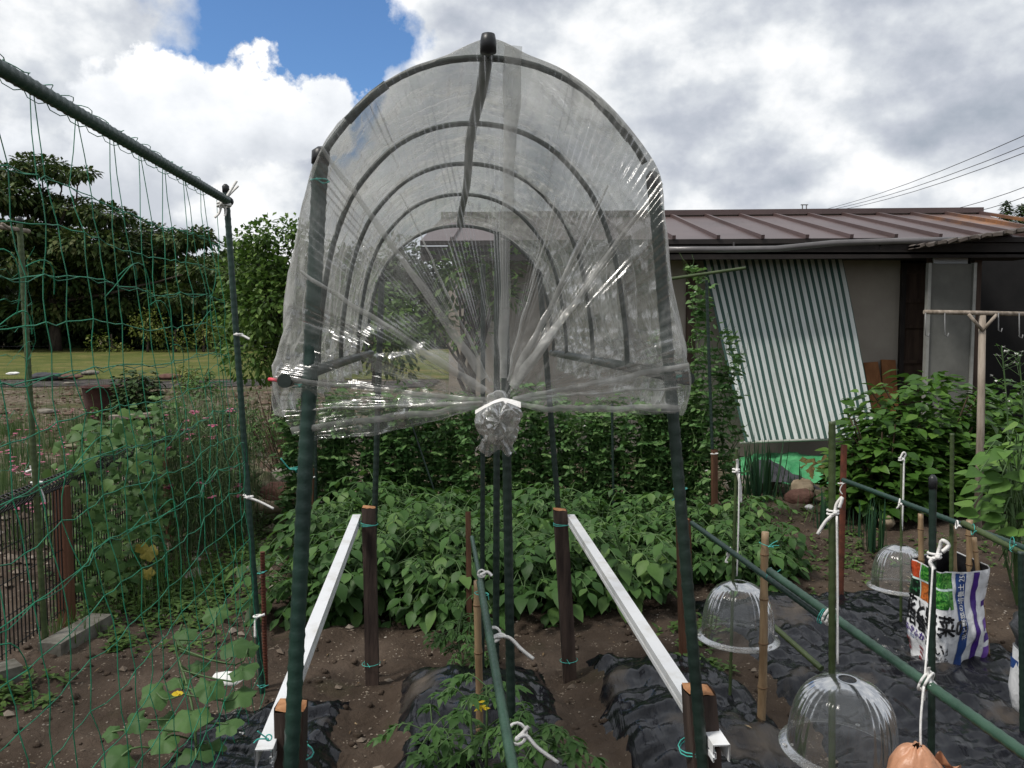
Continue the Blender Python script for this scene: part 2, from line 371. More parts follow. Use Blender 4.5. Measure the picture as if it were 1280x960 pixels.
def soil_mat():
    t = NT('garden_soil'); g = t.n('ShaderNodeNewGeometry'); pos = g.outputs['Position']
    sp = t.n('ShaderNodeSeparateXYZ'); t.l(pos, sp.inputs[0])
    n = t.noise(pos, 2.2, 8, .62); n2 = t.noise(pos, 22, 6, .65); n3 = t.noise(pos, .35, 4)
    c = t.ramp(n, [(.3, (.036, .026, .019)), (.5, (.074, .055, .041)), (.72, (.13, .10, .077))])
    c = t.mix(t.math('MULTIPLY', n2, .6), c, (.03, .02, .014))
    vo = t.n('ShaderNodeTexVoronoi'); vo.inputs['Scale'].default_value = 75; vo.inputs['Randomness'].default_value = 1; t.l(pos, vo.inputs['Vector'])
    fl = t.math('MULTIPLY', t.math('LESS_THAN', vo.outputs['Distance'], .26), t.math('GREATER_THAN', t.noise(pos, 16, 3), .56))
    c = t.mix(t.math('MULTIPLY', fl, .7), c, (.26, .22, .17))
    far = t.math('MULTIPLY_ADD', sp.outputs['Y'], .35, -2.1, clamp=True)
    gv = t.ramp(t.noise(pos, 9, 7, .7), [(.35, (.02, .018, .010)), (.5, (.10, .075, .05)), (.66, (.33, .28, .23))])
    gr = t.ramp(t.noise(pos, 3, 6, .7), [(.4, (.03, .045, .014)), (.65, (.10, .085, .04))])
    gv = t.mix(t.math('MULTIPLY_ADD', t.noise(pos, .8, 5), 6, -2.7, clamp=True), gv, gr)
    c = t.mix(far, c, gv)
    mo = t.math('MULTIPLY_ADD', t.noise(pos, 1.7, 6, .65), 7, -3.9, clamp=True)
    c = t.mix(t.math('MULTIPLY', mo, .35), c, (.03, .042, .012))
    h = t.math('ADD', t.math('MULTIPLY', n, .6), t.math('MULTIPLY', n2, .5))
    return t.done(t.bsdf(c, .95, .15, 0, t.bump(h, .9, .05)))
M['soil'] = soil_mat()
def lawn_mat():
    t = NT('mown_lawn'); g = t.n('ShaderNodeNewGeometry'); pos = g.outputs['Position']
    c = t.ramp(t.noise(pos, .5, 8, .7), [(.3, (.05, .07, .018)), (.5, (.105, .115, .03)), (.68, (.18, .145, .06))])
    c = t.mix(t.math('MULTIPLY_ADD', t.noise(pos, 1.6, 7, .75), 3.2, -1.35, clamp=True), c, (.05, .068, .018))
    return t.done(t.bsdf(c, .95, .1, 0, t.bump(t.noise(pos, 6, 5), .8, .1)))
M['lawn'] = lawn_mat()
M['pathgrey'] = solid('dark_gravel_path', (.022, .02, .02), (.085, .075, .068), 4, .95, .15, .6, 14, lo=.4, hi=.62)
M['asphalt'] = solid('asphalt_road', (.09, .09, .095), (.14, .14, .145), 2, .9, .2, .2, 20)
def roof_mat():
    t = NT('maroon_metal_roof'); g = t.n('ShaderNodeNewGeometry'); pos = g.outputs['Position']
    c = t.ramp(t.noise(pos, 1.3, 6, .6), [(.3, (.068, .045, .042)), (.7, (.105, .070, .067))])
    d = t.n('ShaderNodeVectorMath', operation='DISTANCE'); t.l(pos, d.inputs[0]); d.inputs[1].default_value = (5.9, 10.2, 2.75)
    k = t.math('MULTIPLY', t.math('MULTIPLY_ADD', d.outputs['Value'], -1.3, 1.25, clamp=True), t.math('MULTIPLY_ADD', t.noise(pos, 3.5, 6, .7), 4, -1.4, clamp=True))
    c = t.mix(k, c, (.30, .13, .04))
    return t.done(t.bsdf(c, .42, .45, 0, t.bump(t.noise(pos, 4, 3), .15, .02)))
M['roof'] = roof_mat()
def stripe_mat():
    t = NT('green_white_striped_sheet'); tc = t.n('ShaderNodeTexCoord'); sp = t.n('ShaderNodeSeparateXYZ'); t.l(tc.outputs['UV'], sp.inputs[0])
    fr = t.math('FRACT', t.math('MULTIPLY_ADD', sp.outputs['X'], 20, .1))
    f = t.math('LESS_THAN', fr, .46)
    n = t.noise(t.coords('UV', (40, 2, 1)), 2, 5)
    wht = t.ramp(n, [(.3, (.50, .53, .51)), (.7, (.60, .63, .61))])
    c = t.mix(f, wht, (.038, .085, .070)); c = t.mix(t.math('MULTIPLY_ADD', t.noise(t.coords('UV', (5, 3, 1)), 2, 6, .65), .9, -.42, clamp=True), c, (.16, .15, .12))
    s1 = t.bsdf(c, .6, .3, 0, t.bump(t.noise(t.coords('UV', (12, 2, 1)), 1, 4), .4, .04))
    return t.done(s1)
M['stripe'] = stripe_mat()
def bagmat(name, stops, scale, rough=.4):
    t = NT(name); co = t.coords('Object', (1, 1, 1))
    return t.done(t.bsdf(t.ramp(t.noise(co, scale, 4, .6, 1.5), stops, 'LINEAR'), rough, .4, 0, t.bump(t.noise(co, 16, 4, .6, .5), .6, .012)))
M['bag'] = bagmat('white_bag_plastic', [(.3, (.62, .63, .65)), (.7, (.74, .75, .76))], 10)
M['bag_in'] = bagmat('black_bag_lining', [(.3, (.012, .012, .014)), (.7, (.02, .02, .022))], 10)
M['bag_blue'] = bagmat('blue_print', [(.3, (.018, .055, .20)), (.7, (.025, .075, .26))], 10)
M['bag_purple'] = bagmat('purple_print', [(.3, (.045, .012, .17)), (.7, (.06, .018, .22))], 10)
M['bag_violet'] = bagmat('violet_print', [(.3, (.16, .06, .36)), (.7, (.2, .09, .42))], 10)
M['ink'] = bagmat('black_ink', [(.3, (.008, .008, .01)), (.7, (.014, .014, .016))], 10)
M['inkred'] = bagmat('red_ink', [(.3, (.25, .03, .04)), (.7, (.32, .05, .05))], 10)
M['ph_green'] = bagmat('photo_of_green_vegetables', [(.3, (.005, .03, .006)), (.48, (.02, .16, .02)), (.58, (.12, .36, .06)), (.7, (.02, .12, .02))], 42)
M['ph_red'] = bagmat('photo_of_red_vegetables', [(.3, (.03, .12, .02)), (.45, (.36, .035, .012)), (.6, (.5, .09, .03)), (.75, (.2, .02, .01))], 34)
M['ph_dark'] = bagmat('photo_of_dark_vegetables', [(.35, (.004, .008, .006)), (.55, (.008, .02, .012)), (.65, (.04, .22, .08))], 30)
M['ph_orange'] = bagmat('photo_of_orange_vegetables', [(.3, (.06, .03, .01)), (.45, (.40, .10, .02)), (.7, (.5, .17, .04))], 30)
M['pale_teal'] = bagmat('pale_teal_print', [(.3, (.48, .62, .58)), (.7, (.55, .68, .64))], 10)
# ------------------------------------------------------------------ camera, world, sun
cd = bpy.data.cameras.new('camera'); cam = bpy.data.objects.new('camera', cd); COL.objects.link(cam)
cd.sensor_width = 36; cd.lens = 36*F/1280; cd.clip_end = 2000; cd.clip_start = .05
cam.location = (0, 0, CAMH); cam.rotation_euler = (PI/2-TILT, 0, 0); sc.camera = cam
SUN_EL, SUN_AZ = R(56), R(-118)       # azimuth measured from +y towards +x: behind the camera on the left
w = bpy.data.worlds.new('World'); sc.world = w; w.use_nodes = True
class WT(NT):
    def __init__(s): s.t = w.node_tree; s.t.nodes.clear(); s.out = s.n('ShaderNodeOutputWorld')
t = WT()
sky = t.n('ShaderNodeTexSky', sky_type='NISHITA'); sky.sun_disc = False; sky.sun_elevation = SUN_EL; sky.sun_rotation = SUN_AZ
sky.air_density = 1.0; sky.dust_density = .35; sky.ozone_density = 2.5
tc = t.n('ShaderNodeTexCoord'); nv = t.n('ShaderNodeVectorMath', operation='NORMALIZE'); t.l(tc.outputs['Generated'], nv.inputs[0]); D = nv.outputs[0]
sp = t.n('ShaderNodeSeparateXYZ'); t.l(D, sp.inputs[0])
az = t.math('ARCTAN2', sp.outputs[0], sp.outputs[1]); el = t.math('ARCSINE', sp.outputs[2])
def warp(scale, amt, detail):
    nd = t.n('ShaderNodeTexNoise'); nd.inputs['Scale'].default_value = scale; nd.inputs['Detail'].default_value = detail
    nd.inputs['Roughness'].default_value = .58; t.l(D, nd.inputs['Vector'])
    s3 = t.n('ShaderNodeSeparateColor'); t.l(nd.outputs['Color'], s3.inputs[0])
    return t.math('MULTIPLY_ADD', s3.outputs[0], amt, -amt/2), t.math('MULTIPLY_ADD', s3.outputs[1], amt, -amt/2)
wx, wy = warp(9, .22, 8)
wx2, wy2 = warp(5, .16, 3)
def ell(px, py, rx, ry, soft=.35, warped=True, f=(None, None)):
    r = ray(px, py).normalized(); a0 = math.atan2(r.x, r.y); e0 = math.asin(r.z)
    a = t.math('ADD', az, wx if warped else wx2); e = t.math('ADD', el, wy if warped else wy2)
    x = t.math('DIVIDE', t.math('SUBTRACT', a, a0), rx/F); y = t.math('DIVIDE', t.math('SUBTRACT', e, e0), ry/F)
    d = t.math('SQRT', t.math('ADD', t.math('MULTIPLY', x, x), t.math('MULTIPLY', y, y)))
    return t.math('MULTIPLY_ADD', d, -1/soft, (1+soft/2)/soft, clamp=True)
def mx(*a):
    o = a[0]
    for b in a[1:]: o = t.math('MAXIMUM', o, b)
    return o
hole = mx(ell(335, 50, 112, 105, .5), ell(425, 45, 70, 80, .4), ell(420, 135, 50, 70, .45), ell(290, 80, 80, 60, .4), ell(415, 195, 35, 30, .8))
cum = mx(ell(205, 165, 90, 92, .16), ell(300, 150, 80, 72, .16), ell(370, 165, 62, 52, .2), ell(175, 100, 40, 40, .2), ell(120, 220, 120, 60, .4))
cover = mx(t.math('SUBTRACT', 1, hole), cum)
sc3 = t.n('ShaderNodeMapping'); sc3.inputs['Scale'].default_value = (1, 1, 1.35); t.l(D, sc3.inputs[0])
n1 = t.noise(sc3.outputs[0], 6.0, 9, .52, .0)
n2 = t.noise(sc3.outputs[0], 17, 7, .55, .0)
b = t.math('ADD', t.math('MULTIPLY_ADD', n1, 1.30, -.09), t.math('MULTIPLY_ADD', n2, .6, -.30))
for (px, py, rx, ry, k) in ((960, 110, 200, 55, .10), (1000, 200, 110, 70, .10), (840, 150, 110, 45, .02), (860, 190, 170, 34, -.17), (740, 50, 190, 40, .03),
                            (640, 25, 180, 60, .06), (545, 75, 90, 70, -.06), (1190, 60, 170, 90, -.05), (30, 60, 110, 60, .17), (130, 30, 120, 60, -.02),
                            (60, 150, 120, 50, -.12), (400, 250, 140, 50, .02), (930, 250, 200, 30, .08), (1180, 250, 160, 36, .05), (1240, 160, 150, 60, -.02)):
    b = t.math('ADD', b, t.math('MULTIPLY', ell(px, py, rx, ry, 1.3, False), k))
cc = t.ramp(b, [(.27, (.33, .37, .43)), (.45, (.45, .48, .54)), (.58, (.58, .61, .65)), (.68, (.73, .75, .77)), (.82, (.90, .90, .91))])
rc = ray(280, 205).normalized(); e0 = math.asin(rc.z)
lit = t.math('ADD', t.math('MULTIPLY_ADD', t.math('ADD', el, t.math('MULTIPLY', wy2, .9)), 6.0, -6.0*e0+.25, clamp=True), t.math('MULTIPLY_ADD', n2, 1.0, -.55))
cw = t.ramp(lit, [(0, (.50, .53, .58)), (.45, (.72, .745, .78)), (1.0, (1.0, 1.0, 1.0))])
cc = t.mix(cum, cc, cw)
skc = t.n('ShaderNodeMix', data_type='RGBA', blend_type='MULTIPLY'); skc.inputs[0].default_value = 1
t.l(sky.outputs[0], skc.inputs[6]); skc.inputs[7].default_value = (.70, .92, 1.14, 1)
bg1 = t.n('ShaderNodeBackground'); t.l(skc.outputs[2], bg1.inputs[0]); bg1.inputs[1].default_value = .092
bg2 = t.n('ShaderNodeBackground'); t.l(cc, bg2.inputs[0]); bg2.inputs[1].default_value = .92
ms = t.n('ShaderNodeMixShader'); t.l(cover, ms.inputs[0]); t.l(bg1.outputs[0], ms.inputs[1]); t.l(bg2.outputs[0], ms.inputs[2])
t.l(ms.outputs[0], t.out.inputs[0])
sl = bpy.data.lights.new('sun', 'SUN'); sl.energy = 2.4; sl.angle = R(12); sl.color = (1, .95, .88)
so = bpy.data.objects.new('sun', sl); COL.objects.link(so)
sd = V((math.sin(SUN_AZ)*math.cos(SUN_EL), math.cos(SUN_AZ)*math.cos(SUN_EL), math.sin(SUN_EL)))
so.rotation_euler = sd.to_track_quat('Z', 'Y').to_euler(); so.location = (0, 0, 30)
vs = sc.view_settings; vs.view_transform = 'Standard'; vs.look = 'None'; vs.exposure = .42; vs.gamma = 1
sc.render.engine = 'CYCLES'; cy = sc.cycles
cy.max_bounces = 12; cy.diffuse_bounces = 3; cy.glossy_bounces = 3; cy.transmission_bounces = 4; cy.transparent_max_bounces = 40
cy.caustics_reflective = False; cy.caustics_refractive = False; cy.use_denoising = True; cy.sample_clamp_indirect = 4

# ------------------------------------------------------------------ ground
BEDS = [(.14, .33, .8, 3.45, .09), (-.62, .28, .8, 3.12, .05), (.92, .30, .9, 3.45, .09), (1.95, .62, 1.6, 4.2, .05)]   # u centre, half width, s range, height
def bed(u, s):
    h = 0
    for (c, hw, s0, s1, z) in BEDS:
        a = max(0, 1-((u-c)/hw)**2); e = min(1, max(0, (s1-s)/.25)); h = max(h, z*(a**.5 if a > 0 else 0)*(e**.5))
    return h
def gh(x, y):
    if y < -1 or y > 16 or abs(x) > 12: return 0.0
    u, s, _ = toG(V((x, y, 0)))
    k = min(1, max(0, (14-y)/6))
    z = .045*fbm((x*1.3, y*1.3, 0), 3)+.030*fbm((x*5, y*5, 3), 3)+.013*fbm((x*17, y*17, 5), 2)
    return (z+bed(u, s))*k
def axis(lo, hi, step, far_lo, far_hi):
    a = [lo+i*step for i in range(int((hi-lo)/step)+1)]
    st, x, r = step, a[-1], []
    while x < far_hi: st *= 1.22; x += st; r.append(x)
    st, x, l = step, a[0], []
    while x > far_lo: st *= 1.22; x -= st; l.append(x)
    return l[::-1]+a+r
xs = axis(-2.6, 2.8, .03, -600, 600); ys = axis(.9, 6.6, .03, -120, 1500)
g = MB(); nx_, ny_ = len(xs), len(ys)
for y in ys:
    for x in xs: g.v.append(V((x, y, gh(x, y))))
for j in range(ny_-1):
    for i in range(nx_-1):
        q = j*nx_+i; g.face([q, q+1, q+nx_+1, q+nx_], M['soil'], True)
tag(g.build('ground'), kind='structure')
g = MB()
def lawnf(a, c):
    x = -70+a*74; y = 23.5+c*31
    if c == 0: y += .7*fbm((x*.25, 2, 0), 3)
    return (x, y, .015+.10*fbm((x*.15, y*.15, 1), 3)*min(1, c*4)+.08*min(1, c*5))
g.grid(lawnf, 60, 26, M['lawn']); tag(g.build('lawn'), kind='structure')
g = MB(); g.grid(lambda a, c: (-75+a*60, 55.2+c*3.5, .24), 6, 2, M['asphalt']); tag(g.build('road'), kind='structure')

pb = MB(); r2 = random.Random(5)
for i in range(7600):
    if i < 3600:
        x = r2.uniform(-2.4, 2.7); y = 1.2+3.6*r2.random()**1.0
    else: x = r2.uniform(-5, -1.2); y = r2.uniform(4.5, 12)
    sc_ = r2.uniform(.003, .0085)*(1+2.2*(r2.random() < .04))*(1 if i < 3600 else r2.uniform(1.5, 5))
    u, s, _ = toG(V((x, y, 0)))
    if bed(u, s) > .01 and r2.random() < .93: continue
    z = gh(x, y)+sc_*.25; b0 = len(pb.v)
    ax = [V((r2.uniform(.6, 1.4)*sc_, 0, 0)), V((0, r2.uniform(.6, 1.4)*sc_, 0)), V((0, 0, r2.uniform(.35, .8)*sc_))]
    rot = Matrix.Rotation(r2.uniform(0, 6), 3, 'Z')
    for d in (ax[0], -ax[0], ax[1], -ax[1], ax[2], -ax[2]): pb.v.append(V((x, y, z))+rot@d+V((r2.uniform(-.2, .2), r2.uniform(-.2, .2), 0))*sc_)
    for tri in ((0, 2, 4), (2, 1, 4), (1, 3, 4), (3, 0, 4), (2, 0, 5), (1, 2, 5), (3, 1, 5), (0, 3, 5)):
        pb.face([b0+k for k in tri], M['pebble'], False)
for i in range(1500):
    x = r2.uniform(-2.4, 2.7); y = r2.uniform(1.8, 6.5); u, s, _ = toG(V((x, y, 0)))
    if bed(u, s) > .01: continue
    k = r2.uniform(.006, .02)*(1+(r2.random() < .06)); pb.rock(V((x, y, gh(x, y)+k*.15)), k, k*r2.uniform(.7, 1.2), k*.7, M['soil'], i % 40, 6, 4, .5)
tag(pb.build('pebbles'), 'small pale stones and soil crumbs strewn over the dark garden soil', 'pebbles', kind='stuff')
rb = MB()
for i in range(3600):
    y = r2.uniform(6.5, 22.5); x = r2.uniform(-.66*y-.3, -.16*y-.9)
    if fbm((x*.5, y*.5, 8), 3) < -.12 and r2.random() < .8: continue
    k = r2.uniform(.014, .045)*(1+1.6*(r2.random() < .08)); b0 = len(rb.v); rot = Matrix.Rotation(r2.uniform(0, 6), 3, 'Z')
    for d in (V((k, 0, 0)), V((-k*r2.uniform(.5, 1), 0, 0)), V((0, k*.7, 0)), V((0, -k*.8, 0)), V((k*.2, 0, k*r2.uniform(.3, .8))), V((0, 0, -k*.4))): rb.v.append(V((x, y, gh(x, y)+k*.2))+rot@d+V((r2.uniform(-.2, .2), r2.uniform(-.2, .2), r2.uniform(-.1, .1)))*k)
    for tri in ((0, 2, 4), (2, 1, 4), (1, 3, 4), (3, 0, 4), (2, 0, 5), (1, 2, 5), (3, 1, 5), (0, 3, 5)): rb.face([b0+q for q in tri], M['rubble'], False)
tag(rb.build('rubble'), 'loose stones and brown rubble scattered on the waste ground beyond the fence', 'rubble', kind='stuff')
g = MB()
g.grid(lambda a, c: (-40+a*38, 20.4+c*2.6+.9*fbm((a*14, c*.6+4, 2), 3), .02+.03*math.sin(PI*c)), 90, 6, M['pathgrey']); tag(g.build('gravel_path'), kind='structure')
lt = MB()
for i in range(520):
    x = r2.uniform(-2.6, 2.7); y = r2.uniform(1.3, 7)
    if i > 360: x = r2.uniform(-5, -1); y = r2.uniform(4, 11)
    u, s, _ = toG(V((x, y, 0)))
    if bed(u, s) > .01 and i % 6: continue
    a = r2.uniform(0, 6.3); L = r2.uniform(.012, .05)
    lt.quadleaf((x, y, gh(x, y)+.006+(.02 if bed(u, s) > .01 else 0)), V((math.cos(a), math.sin(a), r2.uniform(-.1, .3))), V((r2.uniform(-.4, .4), r2.uniform(-.4, .4), 1)), L, r2.uniform(.003, .012), M['litter'])
tag(lt.build('litter'), 'dry straw and dead leaf scraps lying on the soil', 'litter', kind='stuff')

# ------------------------------------------------------------------ black mulch films
def mulch(label, u0, u1, s0, s1, seed, edge=.07, bump=.0085, cut=None):
    m = MB(); nu = int((u1-u0)/.016); nv_ = int((s1-s0)/.016)
    def f(a, c):
        eu = edge*fbm((c*6, seed, 0), 4); es = edge*1.4*fbm((a*5, seed, 9), 4)
        u = u0+(u1-u0)*a+eu*(2*a-1)*1.5; s = s0+(s1-s0)*c+es*(c > .5)*(c-.5)*2
        p = G(u, s, 0); h = gh(p.x, p.y)
        e = min(a, 1-a)*(u1-u0); e2 = (1-c)*(s1-s0); k = min(1, min(e, e2)/.07)
        wr = abs(fbm((u*13+s*1.2, s*1.7, seed), 3))*1.7*bump+bump*.6*fbm((u*6, s*5, seed+3), 2)
        return (p.x, p.y, h-.016+.036*k+wr*k)
    m.grid(f, nu, nv_, M['mulch'])
    return tag(m.build('mulch_film', None, G((u0+u1)/2, (s0+s1)/2, 0)), label, 'mulch film', 'black mulch films over the beds')
mulch('black plastic mulch mound around the tomato plants in the tunnel', -.18, .46, .9, 3.5, 1)
mulch('black plastic mulch under the cucumber plant beside the white card', -.92, -.33, .9, 3.2, 2)
mulch('black plastic mulch between the tunnel and the nearest bell cloches', .60, 1.22, 1.0, 3.5, 3)
mulch('wide black plastic mulch bed beneath the soil bag', 1.34, 2.6, 1.6, 4.25, 4)
# ------------------------------------------------------------------ concrete blocks, stones, card
def one(mb, name, label, cat, origin, group=None, parent=None):
    return tag(mb.build(name, parent, origin), label, cat, group)
for (a, b_, lab) in (((62, 822), (128, 783), 'grey concrete kerb block under the black mesh fence'), ((-70, 872), (24, 846), 'concrete kerb block nearest the camera under the black mesh fence')):
    p, q = GP(*a), GP(*b_); m = MB(); m.beam(p+V((0, 0, .005)), q+V((0, 0, .005)), .11, .12, M['concrete'], NN); one(m, 'kerb_block', lab, 'concrete block', p)
def rock(px, py, d, rx, ry, rz, mat, lab, seed, dz=0, cat='rock', name='rock'):
    p = P(px, py, d); m = MB(); m.rock(p+V((0, 0, dz)), rx, ry, rz, mat, seed, 14, 9); return one(m, name, lab, cat, p)
rock(332, 606, 6.4, .12, .11, .09, M['rockmoss'], 'pale mossy rock above the red rock behind the left tunnel post', 1)
rock(350, 616, 6.25, .17, .13, .08, M['rockred'], 'dark reddish angular rock just left of the tunnel post', 2)
rock(362, 596, 6.7, .17, .12, .07, M['rockgrey'], 'grey flat rock on top of the rock pile', 3)
rock(318, 592, 6.8, .09, .09, .07, M['rockmoss'], 'small mossy stone beside the net post', 4)
rock(299, 598, 6.5, .09, .1, .08, M['rockgrey'], 'pale grey stone just left of the net post', 5)
rock(377, 610, 6.5, .10, .1, .08, M['rockgrey'], 'dark grey stone behind the tunnel post', 12)
m = MB(); p = P(318, 634, 6.0); q = P(392, 632, 6.1); pts = [p.lerp(q, i/8)+V((0, 0, .006*math.sin(i*2))) for i in range(9)]
m.tube(pts, [.05+.004*math.sin(i*1.7) for i in range(9)], M['log'], 12); one(m, 'log', 'bleached round log lying in front of the rocks', 'log', p)
rock(1003, 612, 6.9, .10, .09, .09, M['log'], 'pale round stone at the foot of the black cover cloth', 6)
rock(938, 606, 7.3, .25, .12, .08, M['rockgrey'], 'long dark stone edging below the black cover cloth', 7)
rock(1000, 622, 6.8, .13, .09, .07, M['rockred'], 'dark stone beside the pale round stone', 8)
rock(1109, 652, 6.0, .06, .05, .05, M['log'], 'round tan stone among leeks near the hydrangea', 9)
rock(1070, 733, 4.75, .032, .03, .025, M['paper'], 'small white stone on the soil left of the farthest cloche', 10)
rock(1012, 634, 6.5, .035, .03, .022, M['paper'], 'small white stone by the potato patch', 11)
rock(476, 941, 2.9, .032, .025, .018, M['rockmoss'], 'tan flat stone on the soil between the white rails', 13)
rock(489, 872, 3.3, .02, .018, .013, M['board'], 'small orange stone beside the dark stake', 14)
rock(290, 850, 3.35, .085, .05, .035, M['paper'], 'pale broken stone behind the cucumber leaves', 15)
p = GP(283, 926, .045); m = MB()
m.box(p+V((0, 0, .012)), V((.046, -.012, 0)), V((.012, .026, .010)), V((0, -.0004, .0008)), M['paper'])
for k in range(4): m.box(p+V((-.018+.01*k, .002*k, .0148)), V((.003, -.001, 0)), V((.004, .012, .004)), V((0, 0, .0006)), M['green_print'])
one(m, 'plant_card', 'white plant card with a green mark lying on black mulch', 'card', p)

# ------------------------------------------------------------------ shed
YW = 9.4
shed = thing('shed', (2, 10.5, 0), 'tan plastered shed with a maroon seamed metal roof', 'shed')
def sx(px, d): return (px-640)/F*d
m = MB(); x0, x1 = -.55, sx(1122, YW)
m.box(((x0+x1)/2, YW+.06, 1.14), V(((x1-x0)/2, 0, 0)), V((0, .06, 0)), V((0, 0, 1.14)), M['plaster'])
m.box((x0+.06, YW+1.9, 1.2), V((.06, 0, 0)), V((0, 1.77, 0)), V((0, 0, 1.2)), M['plaster'])
m.box((3.2, YW+3.7, 1.2), V((4.2, 0, 0)), V((0, .06, 0)), V((0, 0, 1.2)), M['plaster'])
m.build('wall', shed)
eL, eR = P(560, 301, 8.6), P(1330, 296, 8.6); rL, rR = P(560, 273, 11.2), P(1226, 267, 11.2)
eL.x = -.95; rL.x = -.95
rf = MB(); th = V((0, 0, -.05))
for off in (V((0, 0, 0)), th): rf.poly([eL+off, eR+off, rR+off, rL+off], M['roof'])
rf.poly([eL, eL+th, eR+th, eR], M['fascia'])
bk = rR+V((2.0, 3.2, -.75)); rf.poly([eR, V((eR.x+.4, 14, 2.25)), rR], M['roof'])
rf.poly([rL, rR, V((eR.x+.4, 14, 2.25)), V((-.95, 14, 2.3))], M['roof'])
roof = rf.build('roof', shed)
sm_ = MB()
for i in range(16):
    x = -.62+.458*i; fr_e = (x-eL.x)/(eR.x-eL.x); a = eL.lerp(eR, fr_e)
    fr_r = (x-rL.x)/(rR.x-rL.x)
    if fr_r <= 1: b_ = rL.lerp(rR, fr_r)
    else:
        k = (x-rR.x)/(eR.x-rR.x); b_ = rR.lerp(eR, k)
    sm_.beam(a+V((0, -.02, .018)), b_+V((0, 0, .018)), .035, .04, M['roof'], V((1, 0, 0)))
sm_.build('roof_seam', roof)
m = MB(); m.beam(rL+V((0, 0, .04)), rR+V((0, 0, .04)), .14, .07, M['roof'], V((0, 1, 0))); m.build('ridge_cap', roof)
m = MB(); m.beam(eL+V((0, .05, -.13)), eR+V((0, .05, -.13)), .04, .15, M['fascia'], V((0, 1, 0)))
m.box(((eL.x+eR.x)/2, 9.05, 2.245), V(((eR.x-eL.x)/2, 0, 0)), V((0, .42, 0)), V((0, 0, .012)), M['fascia']); m.build('fascia', shed)
m = MB(); pts = [P(px, py, 8.45) for px, py in ((815, 312), (900, 312), (970, 311), (1040, 304), (1130, 301), (1200, 300))]
m.tube(pts, .032, M['gutter_pale'], 10)
for px in (917, 1007, 1100): m.beam(P(px, 303, 8.5), P(px, 311, 8.47), .015, .015, M['gutter'])
m.build('gutter', shed)
m = MB(); x2 = sx(1126, YW); x3 = sx(1160, YW)
m.box(((x2+x3)/2, YW+.03, 1.1), V(((x3-x2)/2, 0, 0)), V((0, .03, 0)), V((0, 0, 1.1)), M['darkwood'])
for py in (340, 376, 408, 452):
    p = P(1142, py, YW-.02); m.box(p, V(((x3-x2)/2-.01, 0, 0)), V((0, .015, 0)), V((0, 0, .02)), M['darkwood'])
m.box((x2-.01, YW-.015, 1.1), V((.025, 0, 0)), V((0, .03, 0)), V((0, 0, 1.1)), M['fascia'])
m.build('door', shed)
m = MB(); m.box((sx(862, YW), YW-.02, 1.1), V((.05, 0, 0)), V((0, .03, 0)), V((0, 0, 1.1)), M['darkwood']); m.build('door_post', shed)
# lean-to at the right end
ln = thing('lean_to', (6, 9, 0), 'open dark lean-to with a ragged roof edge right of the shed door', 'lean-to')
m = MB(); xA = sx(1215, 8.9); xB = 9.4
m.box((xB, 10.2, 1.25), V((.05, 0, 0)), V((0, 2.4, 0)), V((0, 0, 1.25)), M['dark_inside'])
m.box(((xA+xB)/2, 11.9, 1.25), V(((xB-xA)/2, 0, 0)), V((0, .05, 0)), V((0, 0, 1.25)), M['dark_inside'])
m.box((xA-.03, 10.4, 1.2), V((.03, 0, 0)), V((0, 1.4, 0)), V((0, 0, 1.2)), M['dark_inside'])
m.build('inner_walls', ln)
m = MB(); pa = P(1150, 306, 8.35); pb_ = P(1345, 276, 7.5); n_ = 44
front = [pa.lerp(pb_, i/n_)+V((0, -.03*math.sin(i*1.9), .007*math.sin(i*1.3)+.006*(i % 3))) for i in range(n_+1)]
back = [V((pa.x+.1+(pb_.x-pa.x+.6)*i/n_, 12.1, 2.42+.22*i/n_)) for i in range(n_+1)]
for i in range(n_):
    for dz in (0, -.03): m.poly([front[i]+V((0, 0, dz)), front[i+1]+V((0, 0, dz)), back[i+1]+V((0, 0, dz)), back[i]+V((0, 0, dz))], M['corrug'], True)
    m.poly([front[i], front[i]+V((0, 0, -.03)), front[i+1]+V((0, 0, -.03)), front[i+1]], M['corrug'])
m.build('roof', ln)
m = MB(); d = 8.75; xl, xr = sx(1157, d), sx(1213, d); zt = P(0, 330, d).z
m.box(((xl+xr)/2, d, zt/2), V(((xr-xl)/2, 0, 0)), V((0, .015, 0)), V((0, 0, zt/2)), M['panel_grey']); pn = m.build('partition', ln)
m = MB()
for x in (xl, xr): m.box((x, d-.005, zt/2), V((.016, 0, 0)), V((0, .03, 0)), V((0, 0, zt/2+.01)), M['panel_frame'])
m.build('frame', pn)
m = MB(); a, c = P(1170, 329, 8.8), P(1213, 311, 8.8); m.box(((a.x+c.x)/2, 8.86, (a.z+c.z)/2), V(((c.x-a.x)/2, 0, 0)), V((0, .02, 0)), V((0, 0, (c.z-a.z)/2)), M['panel_white'])
m.build('white_board', ln)
m = MB(); m.box(P(1164, 318, 8.9), V((.035, 0, 0)), V((0, .03, 0)), V((0, 0, .13)), M['darkwood'])
q = P(1218, 390, 8.95); m.box((q.x, q.y, 1.1), V((.04, 0, 0)), V((0, .04, 0)), V((0, 0, 1.1)), M['darkwood']); m.build('post', ln)
